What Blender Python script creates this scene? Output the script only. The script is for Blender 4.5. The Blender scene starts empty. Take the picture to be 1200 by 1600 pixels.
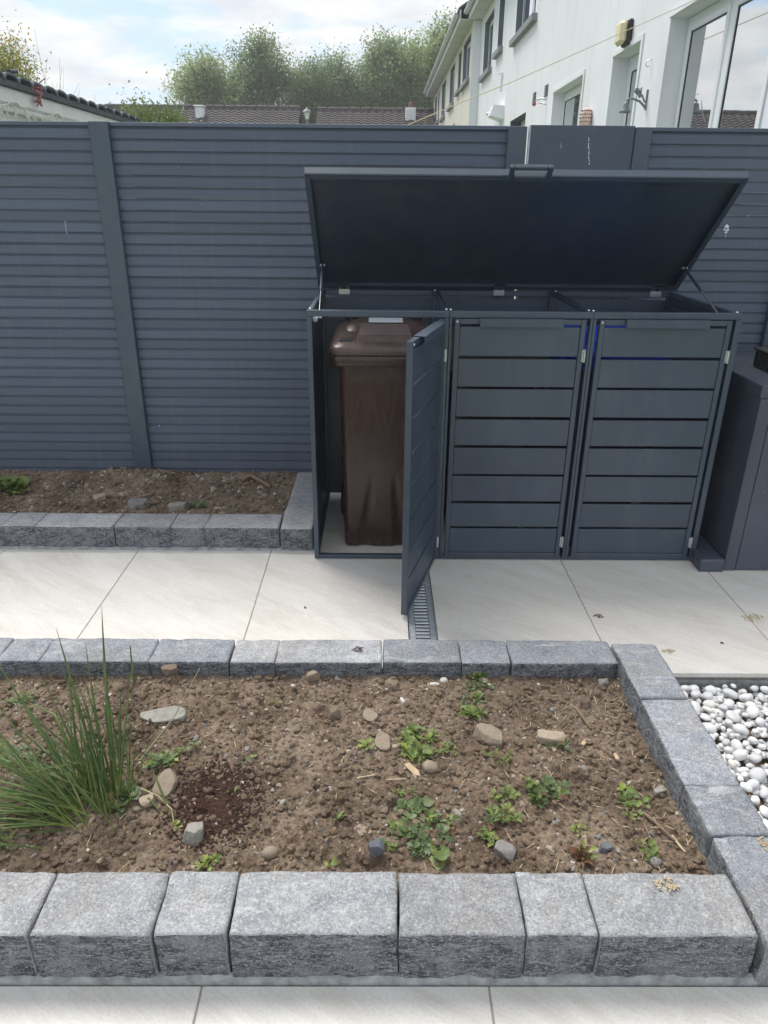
import bpy, math, random
import numpy as np
from mathutils import Vector, Matrix, Euler

# ------------------------------------------------------------------ camera, sky, sun, exposure
sc = bpy.context.scene
COL = sc.collection
CAM_H, PITCH, YAW, ROLL = 1.6288, 0.4099, -0.0083, 0.0092
cam_d = bpy.data.cameras.new("camera")
cam_d.sensor_fit = 'VERTICAL'; cam_d.sensor_height = 36.0
cam_d.lens = 36.0 * 1120.6 / 1600.0
cam_d.clip_start = 0.05; cam_d.clip_end = 3000
cam = bpy.data.objects.new("camera", cam_d); COL.objects.link(cam)
_f = Vector((0, math.cos(PITCH), -math.sin(PITCH))); _u = Vector((0, math.sin(PITCH), math.cos(PITCH))); _r = Vector((1, 0, 0))
_Z = Matrix.Rotation(YAW, 3, 'Z'); _f, _u, _r = _Z @ _f, _Z @ _u, _Z @ _r
_r2 = _r * math.cos(ROLL) + _u * math.sin(ROLL); _u2 = _u * math.cos(ROLL) - _r * math.sin(ROLL)
cam.matrix_world = Matrix(((_r2.x, _u2.x, -_f.x, 0), (_r2.y, _u2.y, -_f.y, 0), (_r2.z, _u2.z, -_f.z, CAM_H), (0, 0, 0, 1)))
sc.camera = cam

SUN_EL, SUN_AZ = math.radians(56), math.radians(-32)     # azimuth from +Y towards +X: high, behind the fence and to the left
world = bpy.data.worlds.new("World"); sc.world = world; world.use_nodes = True
def build_sky():
    nt = world.node_tree; nt.nodes.clear(); N = nt.nodes.new; L = nt.links.new
    out = N('ShaderNodeOutputWorld'); bg = N('ShaderNodeBackground'); bg.inputs['Strength'].default_value = 0.1
    sky = N('ShaderNodeTexSky'); sky.sky_type = 'NISHITA'; sky.sun_disc = False
    sky.sun_elevation = SUN_EL; sky.sun_rotation = SUN_AZ; sky.air_density = 1.0; sky.dust_density = 1.5
    tc = N('ShaderNodeTexCoord'); sep = N('ShaderNodeSeparateXYZ'); L(tc.outputs['Generated'], sep.inputs[0])
    mx = N('ShaderNodeMath'); mx.operation = 'MAXIMUM'; mx.inputs[1].default_value = 0.0; L(sep.outputs[2], mx.inputs[0])
    ad = N('ShaderNodeMath'); ad.inputs[1].default_value = 0.16; L(mx.outputs[0], ad.inputs[0])
    dx = N('ShaderNodeMath'); dx.operation = 'DIVIDE'; L(sep.outputs[0], dx.inputs[0]); L(ad.outputs[0], dx.inputs[1])
    dy = N('ShaderNodeMath'); dy.operation = 'DIVIDE'; L(sep.outputs[1], dy.inputs[0]); L(ad.outputs[0], dy.inputs[1])
    cb = N('ShaderNodeCombineXYZ'); L(dx.outputs[0], cb.inputs[0]); L(dy.outputs[0], cb.inputs[1]); cb.inputs[2].default_value = 3.7
    n1 = N('ShaderNodeTexNoise'); n1.inputs['Scale'].default_value = 1.5; n1.inputs['Detail'].default_value = 9; n1.inputs['Roughness'].default_value = 0.58; n1.inputs['Distortion'].default_value = 0.25
    L(cb.outputs[0], n1.inputs['Vector'])
    r1 = N('ShaderNodeValToRGB'); r1.color_ramp.elements[0].position = 0.41; r1.color_ramp.elements[1].position = 0.52
    L(n1.outputs[0], r1.inputs[0])
    n2 = N('ShaderNodeTexNoise'); n2.inputs['Scale'].default_value = 3.3; n2.inputs['Detail'].default_value = 8; n2.inputs['Roughness'].default_value = 0.55
    L(cb.outputs[0], n2.inputs['Vector'])
    r2 = N('ShaderNodeValToRGB'); r2.color_ramp.elements[0].position = 0.34; r2.color_ramp.elements[1].position = 0.64
    r2.color_ramp.elements[0].color = (4.5, 4.75, 5.1, 1); r2.color_ramp.elements[1].color = (6.3, 6.25, 6.1, 1)
    L(n2.outputs[0], r2.inputs[0])
    # thin high veil keeps the blue pale
    veil = N('ShaderNodeMixRGB'); veil.inputs[0].default_value = 0.55; veil.inputs[2].default_value = (2.9, 4.0, 5.3, 1)
    L(sky.outputs[0], veil.inputs[1])
    mix = N('ShaderNodeMixRGB'); L(r1.outputs[0], mix.inputs[0]); L(veil.outputs[0], mix.inputs[1]); L(r2.outputs[0], mix.inputs[2])
    L(mix.outputs[0], bg.inputs[0]); L(bg.outputs[0], out.inputs[0])
build_sky()
sun_d = bpy.data.lights.new("sun", 'SUN'); sun_d.energy = 2.1; sun_d.angle = math.radians(28); sun_d.color = (1.0, 0.955, 0.89)
sun = bpy.data.objects.new("sun", sun_d); COL.objects.link(sun)
_sd = Vector((math.sin(SUN_AZ) * math.cos(SUN_EL), math.cos(SUN_AZ) * math.cos(SUN_EL), math.sin(SUN_EL)))
sun.rotation_euler = _sd.to_track_quat('Z', 'Y').to_euler()
sun.location = _sd * 60
sc.view_settings.view_transform = 'Standard'; sc.view_settings.look = 'None'
sc.view_settings.gamma = 1.0; sc.view_settings.use_curve_mapping = False
sc.view_settings.exposure = 0.90
sc.render.engine = 'CYCLES'
sc.cycles.use_denoising = True
sc.cycles.max_bounces = 8; sc.cycles.diffuse_bounces = 4

# ------------------------------------------------------------------ numeric helpers
R0 = random.Random(11)
NP = np.random.default_rng(7)
def _hash(ix, iy, iz, s):
    n = (ix.astype(np.int64) * 374761393 + iy.astype(np.int64) * 668265263 + iz.astype(np.int64) * 2147483647 + s * 1274126177) & 0xffffffff
    n = ((n ^ (n >> 13)) * 1274126177) & 0xffffffff
    n = ((n ^ (n >> 16)) * 2246822519) & 0xffffffff
    return ((n ^ (n >> 15)) & 0xffffff) / float(0xffffff)
def vnoise(P, scale, seed=0):
    P = np.asarray(P, float) * scale
    i = np.floor(P).astype(np.int64); f = P - i; f = f * f * (3 - 2 * f)
    r = 0
    for a in (0, 1):
        for b in (0, 1):
            for c in (0, 1):
                w = (f[:, 0] if a else 1 - f[:, 0]) * (f[:, 1] if b else 1 - f[:, 1]) * (f[:, 2] if c else 1 - f[:, 2])
                r = r + w * _hash(i[:, 0] + a, i[:, 1] + b, i[:, 2] + c, seed)
    return r * 2 - 1
def fbm(P, scale, octv=4, seed=0, gain=0.5):
    r = 0; a = 1.0; t = 0
    for k in range(octv):
        r = r + a * vnoise(P, scale * 2 ** k, seed + 17 * k); t += a; a *= gain
    return r / t

# ------------------------------------------------------------------ materials
MATS = {}
class NT:
    def __init__(s, name):
        s.m = bpy.data.materials.new(name); s.m.use_nodes = True; s.nt = s.m.node_tree
        s.b = s.nt.nodes['Principled BSDF']; MATS[name] = s.m
    def n(s, t, **kw):
        x = s.nt.nodes.new(t)
        for k, v in kw.items(): setattr(x, k, v)
        return x
    def l(s, a, b): s.nt.links.new(a, b)
    def pos(s, scale=(1, 1, 1)):
        g = s.n('ShaderNodeNewGeometry'); mp = s.n('ShaderNodeMapping'); mp.inputs['Scale'].default_value = scale
        s.l(g.outputs['Position'], mp.inputs[0]); return mp.outputs[0]
    def noise(s, vec, scale, detail=4, rough=.55, dist=0):
        x = s.n('ShaderNodeTexNoise'); x.inputs['Scale'].default_value = scale; x.inputs['Detail'].default_value = detail
        x.inputs['Roughness'].default_value = rough; x.inputs['Distortion'].default_value = dist; s.l(vec, x.inputs['Vector']); return x.outputs[0]
    def ramp(s, fac, stops):
        r = s.n('ShaderNodeValToRGB'); e = r.color_ramp.elements
        while len(e) < len(stops): e.new(0.5)
        for k, (p, c) in enumerate(stops):
            e[k].position = p; e[k].color = (*c, 1) if len(c) == 3 else c
        s.l(fac, r.inputs[0]); return r.outputs[0]
    def mix(s, fac, a, b, mode='MIX'):
        x = s.n('ShaderNodeMixRGB', blend_type=mode)
        for i, v in ((0, fac), (1, a), (2, b)):
            if hasattr(v, 'links') or hasattr(v, 'is_linked'): s.l(v, x.inputs[i])
            else: x.inputs[i].default_value = v if i == 0 else (*v, 1)
        return x.outputs[0]
    def bump(s, h, strength=.3, dist=.01):
        x = s.n('ShaderNodeBump'); x.inputs['Strength'].default_value = strength; x.inputs['Distance'].default_value = dist
        s.l(h, x.inputs['Height']); s.l(x.outputs[0], s.b.inputs['Normal'])
    def base(s, c):
        if isinstance(c, tuple): s.b.inputs['Base Color'].default_value = (*c, 1)
        else: s.l(c, s.b.inputs['Base Color'])
    def rough(s, r):
        if isinstance(r, float): s.b.inputs['Roughness'].default_value = r
        else: s.l(r, s.b.inputs['Roughness'])
    def attr(s, name='tone'):
        a = s.n('ShaderNodeAttribute', attribute_name=name); return a.outputs['Color']
G = lambda v: (v, v, v)
def mul(c, k): return tuple(x * k for x in c)
def simple(name, c, rough=.5, metal=0., var=.12, vs=18., bump=0., bs=120., spec=.5):
    t = NT(name); p = t.pos()
    t.base(t.ramp(t.noise(p, vs, 5), [(.3, mul(c, 1 - var)), (.7, mul(c, 1 + var))])); t.rough(float(rough))
    t.b.inputs['Metallic'].default_value = metal; t.b.inputs['Specular IOR Level'].default_value = spec
    if bump: t.bump(t.noise(p, bs, 3), bump, .004)
    return t.m

ANTH = (.030, .050, .080)
def mat_paint(name, c, rough=.42):
    t = NT(name); p = t.pos()
    v = t.noise(p, 2.2, 5, .6)
    dust = t.noise(t.pos((1, 1, .35)), 9, 7, .7)
    col = t.ramp(v, [(.3, mul(c, .9)), (.7, mul(c, 1.1))])
    oi = t.n('ShaderNodeObjectInfo'); col = t.mix(1., col, t.ramp(oi.outputs['Random'], [(0, G(.92)), (1, G(1.08))]), 'MULTIPLY')
    smear = t.noise(t.pos((1.5, 1, .25)), 5, 7, .72, .6)
    col = t.mix(t.ramp(smear, [(.52, G(0)), (.68, G(.022))]), col, (.30, .31, .32))
    col = t.mix(t.ramp(dust, [(.5, G(0)), (.75, G(.09))]), col, (.26, .27, .28))
    t.base(col); t.rough(t.ramp(t.noise(p, 6, 6, .65), [(.35, G(rough - .10)), (.65, G(rough + .1))]))
    t.b.inputs['Specular IOR Level'].default_value = .85
    t.bump(t.noise(p, 700, 2), .05, .0006); return t.m
mat_paint('store_paint', ANTH); mat_paint('cabinet_paint', (.042, .056, .084), .5); mat_paint('post_paint', (.040, .064, .094), .46)
def mat_board():
    t = NT('fence_board'); p = t.pos((1.2, 30, 130))
    grain = t.noise(p, 3.0, 7, .68, .5); blotch = t.noise(t.pos((.7, 1, 3)), 2.3, 5)
    fine = t.noise(t.pos((3, 60, 420)), 2.2, 4, .7)
    c = t.ramp(grain, [(.3, (.066, .087, .128)), (.5, (.089, .114, .162)), (.7, (.120, .147, .20))])
    c = t.mix(t.ramp(blotch, [(.35, G(0)), (.75, G(.45))]), c, (.098, .127, .174))
    oi = t.n('ShaderNodeObjectInfo'); c = t.mix(1., c, t.ramp(oi.outputs['Random'], [(0, G(.90)), (1, G(1.10))]), 'MULTIPLY')
    streak = t.noise(t.pos((7, 1, .35)), 3.2, 7, .7); c = t.mix(t.ramp(streak, [(.5, G(0)), (.7, G(.22))]), c, (.17, .18, .20))
    c = t.mix(t.ramp(fine, [(.56, G(0)), (.8, G(.28))]), c, (.18, .19, .22))
    t.base(c); t.rough(.62); t.bump(grain, .35, .0016)
mat_board()
def mat_tile():
    t = NT('porcelain_tile')
    oi = t.n('ShaderNodeObjectInfo'); g = t.n('ShaderNodeNewGeometry')
    mp = t.n('ShaderNodeMapping'); t.l(g.outputs['Position'], mp.inputs[0])
    sc_ = t.n('ShaderNodeVectorMath', operation='SCALE'); sc_.inputs['Scale'].default_value = 31.0
    cmb = t.n('ShaderNodeCombineXYZ'); t.l(oi.outputs['Random'], cmb.inputs[0]); t.l(oi.outputs['Random'], cmb.inputs[1]); t.l(cmb.outputs[0], sc_.inputs[0])
    t.l(sc_.outputs[0], mp.inputs['Location']); mp.inputs['Rotation'].default_value = (0, 0, .62)
    m2 = t.n('ShaderNodeMapping'); m2.inputs['Scale'].default_value = (1.0, 5.0, 1.0); t.l(mp.outputs[0], m2.inputs[0])
    big = t.noise(m2.outputs[0], 1.6, 6, .6, .9); vein = t.noise(m2.outputs[0], 2.6, 8, .62, 1.4); speck = t.noise(t.pos(), 140, 4, .75)
    c = t.ramp(big, [(.25, (.56, .53, .49)), (.5, (.625, .602, .568)), (.75, (.685, .665, .635))])
    c = t.mix(t.ramp(vein, [(.46, G(0)), (.5, G(.33)), (.54, G(0))]), c, (.77, .76, .735))
    c = t.mix(t.ramp(vein, [(.60, G(0)), (.63, G(.22)), (.67, G(0))]), c, (.46, .42, .375))
    c = t.mix(t.ramp(speck, [(.40, G(.30)), (.5, G(0))]), c, (.42, .40, .37))
    c = t.mix(t.ramp(speck, [(.60, G(0)), (.72, G(.35))]), c, (.80, .79, .77))
    dirt = t.noise(t.pos(), 3.2, 8, .72)
    c = t.mix(t.ramp(dirt, [(.55, G(0)), (.85, G(.30))]), c, (.43, .385, .33))
    t.base(c); t.rough(t.ramp(big, [(.3, G(.36)), (.7, G(.52))])); t.bump(t.noise(t.pos(), 60, 6, .7), .10, .002)
mat_tile()
def mat_block(name, lo, hi, patch, white=.35, bump=.5):
    t = NT(name); p = t.pos()
    a = t.noise(p, 9, 7, .65); f = t.noise(p, 175, 5, .82); m = t.noise(p, 55, 6, .75)
    oi = t.n('ShaderNodeObjectInfo')
    c = t.ramp(a, [(.28, lo), (.72, hi)])
    c = t.mix(t.ramp(m, [(.50, G(0)), (.64, G(.6))]), c, patch)
    c = t.mix(t.ramp(t.noise(p, 21, 8, .8, .6), [(.50, G(0)), (.64, G(.55))]), c, mul(lo, .62))
    c = t.mix(t.ramp(t.noise(t.pos((.4, 1, 1)), 17, 8, .8, 1.2), [(.54, G(0)), (.66, G(.5))]), c, (.60, .61, .62))
    c = t.mix(t.ramp(t.noise(p, 6.5, 7, .75, .4), [(.50, G(0)), (.66, G(.42))]), c, (.25, .215, .175))
    c = t.mix(t.ramp(f, [(.54, G(0)), (.61, G(white))]), c, (.70, .71, .73))
    c = t.mix(t.ramp(f, [(.36, G(.75)), (.45, G(0))]), c, mul(lo, .38))
    v = t.ramp(oi.outputs['Random'], [(0, G(.86)), (1, G(1.14))])
    c = t.mix(1.0, c, v, 'MULTIPLY')
    t.base(c); t.rough(.86); h = t.mix(.5, f, m); t.bump(h, bump, .004)
mat_block('block_top', (.20, .21, .23), (.37, .38, .40), (.45, .455, .465), .5, .9)
mat_block('block_top_dark', (.165, .18, .212), (.275, .293, .33), (.32, .34, .37), .42, .8)
def mat_split():
    t = NT('block_split'); p = t.pos((1, 1, 2.2))
    a = t.noise(p, 16, 8, .72, .8); f = t.noise(t.pos(), 190, 4, .7); st = t.noise(t.pos((1, 1, 3.5)), 38, 7, .7, 1.6)
    c = t.ramp(a, [(.38, (.026, .030, .039)), (.5, (.056, .063, .076)), (.64, (.17, .182, .20))])
    c = t.mix(t.ramp(st, [(.50, G(0)), (.58, G(.62)), (.66, G(.08))]), c, (.40, .415, .435))
    lg = t.noise(t.pos(), 9, 5, .7, .5); c = t.mix(t.ramp(lg, [(.50, G(0)), (.62, G(.6))]), c, (.20, .212, .225))
    c = t.mix(t.ramp(f, [(.56, G(0)), (.64, G(.6))]), c, (.5, .52, .54))
    t.base(c); t.rough(.9); t.bump(t.mix(.5, a, f), .8, .006)
mat_split()
def mat_soil(name, d, m, l, scale=1.):
    t = NT(name); p = t.pos()
    a = t.noise(p, 5.5 * scale, 8, .68); b = t.noise(p, 90, 6, .75); f = t.noise(p, 420, 3, .7)
    c = t.ramp(a, [(.34, d), (.5, m), (.66, l)])
    c = t.mix(t.ramp(b, [(.40, G(.6)), (.5, G(0))]), c, mul(d, .6))
    c = t.mix(t.ramp(b, [(.53, G(0)), (.64, G(.5))]), c, mul(l, 1.2))
    c = t.mix(t.ramp(f, [(.58, G(0)), (.66, G(.6))]), c, (.40, .345, .29))
    t.base(c); t.rough(.95); t.b.inputs['Specular IOR Level'].default_value = .2
    t.bump(t.mix(.5, b, f), 1.0, .008)
mat_soil('soil', (.102, .070, .049), (.210, .153, .108), (.330, .256, .192))
mat_soil('peat', (.045, .022, .017), (.075, .036, .027), (.105, .055, .042))
def mat_tone(name, rough=.85, bump=.4, bs=160., k=1.0):
    t = NT(name); p = t.pos(); f = t.noise(p, bs, 5, .7); g = t.noise(p, 32, 4, .6)
    c = t.attr(); c = t.mix(1., c, t.ramp(f, [(.25, G(.66 * k)), (.75, G(1.22 * k))]), 'MULTIPLY')
    c = t.mix(1., c, t.ramp(g, [(.3, G(.82)), (.7, G(1.12))]), 'MULTIPLY')
    t.base(c); t.rough(float(rough)); t.bump(f, bump, .003)
mat_tone('stone_tone')
def mat_stone(name, a, b, rough=.85):
    t = NT(name); p = t.pos(); n = t.noise(p, 46, 7, .7, .5); f = t.noise(p, 260, 4, .7)
    c = t.ramp(n, [(.3, a), (.7, b)]); c = t.mix(t.ramp(f, [(.3, G(.35)), (.45, G(0))]), c, mul(a, .5)); c = t.mix(t.ramp(f, [(.6, G(0)), (.75, G(.4))]), c, mul(b, 1.35))
    t.base(c); t.rough(rough); t.bump(t.mix(.5, n, f), .6, .004); return t.m
STONES = dict(tan=((.26, .205, .15), (.40, .33, .255)), brown=((.16, .115, .085), (.25, .19, .14)), grey=((.20, .19, .185), (.33, .315, .30)),
              slate=((.25, .24, .21), (.42, .41, .37)), cream=((.36, .28, .21), (.52, .43, .34)), blue=((.10, .11, .13), (.19, .205, .235)), white=((.60, .57, .53), (.75, .73, .70)), pink=((.30, .21, .175), (.42, .32, .28)))
STONES = {k_: (mul(v_[0], .82), mul(v_[1], .82)) for k_, v_ in STONES.items()}
for k_, (a_, b_) in STONES.items(): mat_stone('stone_' + k_, a_, b_)
def mat_pebble():
    t = NT('white_pebble'); p = t.pos(); oi = t.n('ShaderNodeObjectInfo'); n = t.noise(p, 30, 6, .65, .8); f = t.noise(p, 300, 3)
    c = t.ramp(n, [(.3, (.60, .61, .64)), (.6, (.77, .77, .77)), (.8, (.85, .845, .83))])
    c = t.mix(1., c, t.ramp(oi.outputs['Random'], [(0, (.74, .75, .78)), (.3, (.94, .945, .96)), (.8, (1.0, .995, .98)), (1, (1.02, .97, .90))]), 'MULTIPLY')
    t.base(c); t.rough(.62); t.bump(f, .12, .001)
mat_pebble()
def mat_leaf(name, a, b, rough=.5, trans=.25, vs=25.):
    t = NT(name); p = t.pos(); oi = t.n('ShaderNodeObjectInfo')
    c = t.ramp(t.noise(p, vs, 4), [(.3, a), (.7, b)])
    c = t.mix(1., c, t.ramp(oi.outputs['Random'], [(0, (.75, .78, .8)), (1, (1.25, 1.18, 1.1))]), 'MULTIPLY')
    t.base(c); t.rough(rough)
    tr = t.n('ShaderNodeBsdfTranslucent'); t.l(c, tr.inputs[0]); mx = t.n('ShaderNodeMixShader'); mx.inputs[0].default_value = trans
    out = t.nt.nodes['Material Output']; t.l(t.b.outputs[0], mx.inputs[1]); t.l(tr.outputs[0], mx.inputs[2]); t.l(mx.outputs[0], out.inputs[0])
mat_leaf('weed_leaf', (.115, .170, .040), (.19, .255, .070)); mat_leaf('weed_leaf_dark', (.080, .130, .048), (.135, .195, .075)); mat_leaf('weed_leaf_lime', (.19, .26, .055), (.27, .34, .085))
mat_leaf('weed_leaf_red', (.13, .055, .035), (.17, .10, .05)); mat_leaf('chive_blade', (.105, .170, .055), (.185, .27, .09), .38); mat_leaf('chive_base', (.17, .26, .05), (.24, .33, .08)); mat_leaf('dry_blade', (.36, .33, .17), (.48, .45, .27))
mat_leaf('tree_leaf', (.19, .275, .115), (.30, .39, .20), .6, .7, 1.3); mat_leaf('tree_leaf_pale', (.24, .32, .15), (.37, .44, .25), .6, .7, 1.3)
mat_leaf('yellow_leaf', (.33, .26, .035), (.46, .36, .06), .6, .4, 2.); mat_leaf('shrub_leaf', (.13, .21, .05), (.22, .30, .08), .6, .3, 4.)
simple('bark', (.115, .10, .082), .9, var=.35, vs=6, bump=.5, bs=40); simple('twig_wood', (.20, .145, .10), .85, var=.3, vs=60, bump=.4)
simple('chip_wood', (.48, .36, .23), .8, var=.2, vs=70, bump=.3); simple('straw', (.52, .43, .28), .8, var=.25, vs=60)
def mat_render(name, c, stain):
    t = NT(name); st = t.noise(t.pos((3.2, 1.6, .28)), 2.2, 7, .7); b = t.noise(t.pos(), 1.1, 5)
    k = t.ramp(b, [(.3, mul(c, .94)), (.7, mul(c, 1.03))]); k = t.mix(t.ramp(st, [(.50, G(0)), (.68, G(.5))]), k, stain)
    t.base(k); t.rough(.9); t.bump(t.noise(t.pos(), 90, 5, .7), .25, .006)
mat_render('white_render', (.80, .82, .855), (.66, .68, .70)); mat_render('cream_render', (.70, .665, .60), (.54, .49, .42))
simple('upvc', (.80, .82, .85), .35, var=.03, vs=2); simple('reveal_slate', (.125, .15, .19), .7, var=.1, vs=4); simple('sill_grey', (.26, .27, .29), .8, var=.15, vs=8)
simple('soffit_white', (.66, .665, .66), .6, var=.05, vs=3); simple('gutter_white', (.68, .70, .72), .45, var=.06, vs=3); simple('fascia_white', (.72, .73, .74), .6, var=.06, vs=3)
simple('gasket', (.03, .032, .036), .6); simple('curtain', (.62, .62, .60), .9, var=.1, vs=6)
def mat_glass():
    t = NT('window_glass'); t.base((.42, .46, .47)); t.rough(.015); t.b.inputs['Metallic'].default_value = .0; t.b.inputs['Specular IOR Level'].default_value = 1.
    gl = t.n('ShaderNodeBsdfGlossy'); gl.inputs['Roughness'].default_value = .01; gl.inputs[0].default_value = (.97, .98, .98, 1)
    tr = t.n('ShaderNodeBsdfTransparent'); tr.inputs[0].default_value = (.75, .8, .8, 1)
    fr = t.n('ShaderNodeLayerWeight'); fr.inputs[0].default_value = .55
    mr = t.ramp(fr.outputs['Fresnel'], [(.0, G(.45)), (.45, G(.97))])
    mx = t.n('ShaderNodeMixShader'); t.l(mr, mx.inputs[0]); t.l(tr.outputs[0], mx.inputs[1]); t.l(gl.outputs[0], mx.inputs[2])
    w = t.noise(t.pos(), 1.7, 2); bp = t.n('ShaderNodeBump'); bp.inputs['Strength'].default_value = .02; bp.inputs['Distance'].default_value = .02; t.l(w, bp.inputs['Height']); t.l(bp.outputs[0], gl.inputs['Normal'])
    t.l(mx.outputs[0], t.nt.nodes['Material Output'].inputs[0])
mat_glass()
simple('zinc', (.46, .50, .54), .42, metal=.55, var=.15, vs=30); simple('steel', (.62, .63, .65), .28, metal=.9, var=.08, vs=20); simple('black_plastic', (.016, .017, .02), .45, var=.2, vs=40, bump=.2)
simple('drain_dark', (.02, .02, .02), .9)
def mat_bin(name, c, scuff, rough=.42):
    t = NT(name); p = t.pos(); s1 = t.noise(t.pos((4, 4, .8)), 7, 7, .7, .4); s2 = t.noise(p, 75, 5, .75)
    k = t.ramp(s1, [(.35, mul(c, .82)), (.65, mul(c, 1.15))]); k = t.mix(t.ramp(s2, [(.56, G(0)), (.8, G(.30))]), k, scuff)
    t.base(k); t.rough(t.ramp(s1, [(.3, G(rough - .08)), (.7, G(rough + .14))])); t.bump(t.noise(p, 240, 3), .12, .001)
mat_bin('brown_plastic', (.045, .022, .017), (.12, .09, .083), .24); mat_bin('brown_lid', (.095, .063, .058), (.24, .20, .195), .34)
mat_bin('brown_lid_sheen', (.17, .130, .126), (.27, .23, .225), .34); mat_bin('blue_plastic', (.015, .07, .62), (.03, .10, .70), .35); mat_bin('dark_plastic', (.018, .022, .030), (.06, .07, .08)); mat_bin('navy_plastic', (.012, .018, .06), (.05, .06, .10)); mat_bin('olive_plastic', (.05, .055, .045), (.10, .10, .09))
def mat_sticker():
    t = NT('paper_sticker'); p = t.pos(); br = t.noise(t.pos((90, 260, 1)), 1.0, 3, .8)
    c = t.ramp(br, [(.5, (.66, .69, .74)), (.60, (.62, .65, .71)), (.72, (.36, .40, .48))]); t.base(c); t.rough(.6)
mat_sticker()
def mat_rooftile(name, c):
    t = NT(name); p = t.pos(); a = t.noise(p, 1.4, 6); b = t.noise(p, 9, 4)
    k = t.ramp(a, [(.3, mul(c, .8)), (.7, mul(c, 1.2))]); k = t.mix(t.ramp(b, [(.5, G(0)), (.8, G(.35))]), k, mul(c, 1.6)); t.base(k); t.rough(.85)
mat_rooftile('roof_brown', (.062, .052, .054)); mat_rooftile('roof_dark', (.075, .082, .095)); mat_rooftile('roof_blue', (.13, .155, .18))
simple('brick_red', (.27, .13, .10), .9, var=.25, vs=8); simple('mortar', (.30, .31, .315), .95, var=.35, vs=30, bump=.8, bs=120); simple('grout', (.30, .28, .25), .95, var=.15, vs=60)
simple('ground_earth', (.16, .13, .10), .95, var=.2, vs=2); simple('grass_far', (.09, .13, .04), .95, var=.3, vs=.6)
simple('lamp_cream', (.74, .66, .42), .45, var=.06, vs=6); simple('iron_grey', (.20, .23, .24), .6, metal=.3, var=.2, vs=40); simple('terracotta', (.80, .58, .49), .85, var=.15, vs=30)
simple('red_cloth', (.42, .16, .17), .8, var=.3, vs=40); simple('white_wire', (.70, .69, .66), .5, var=.05); simple('yellow_rope', (.60, .53, .33), .7, var=.1, vs=5); simple('paint_white', (.70, .73, .78), .7); simple('vent_dark', (.12, .14, .16), .8)
simple('dark_void', (.02, .022, .026), .95)

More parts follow.
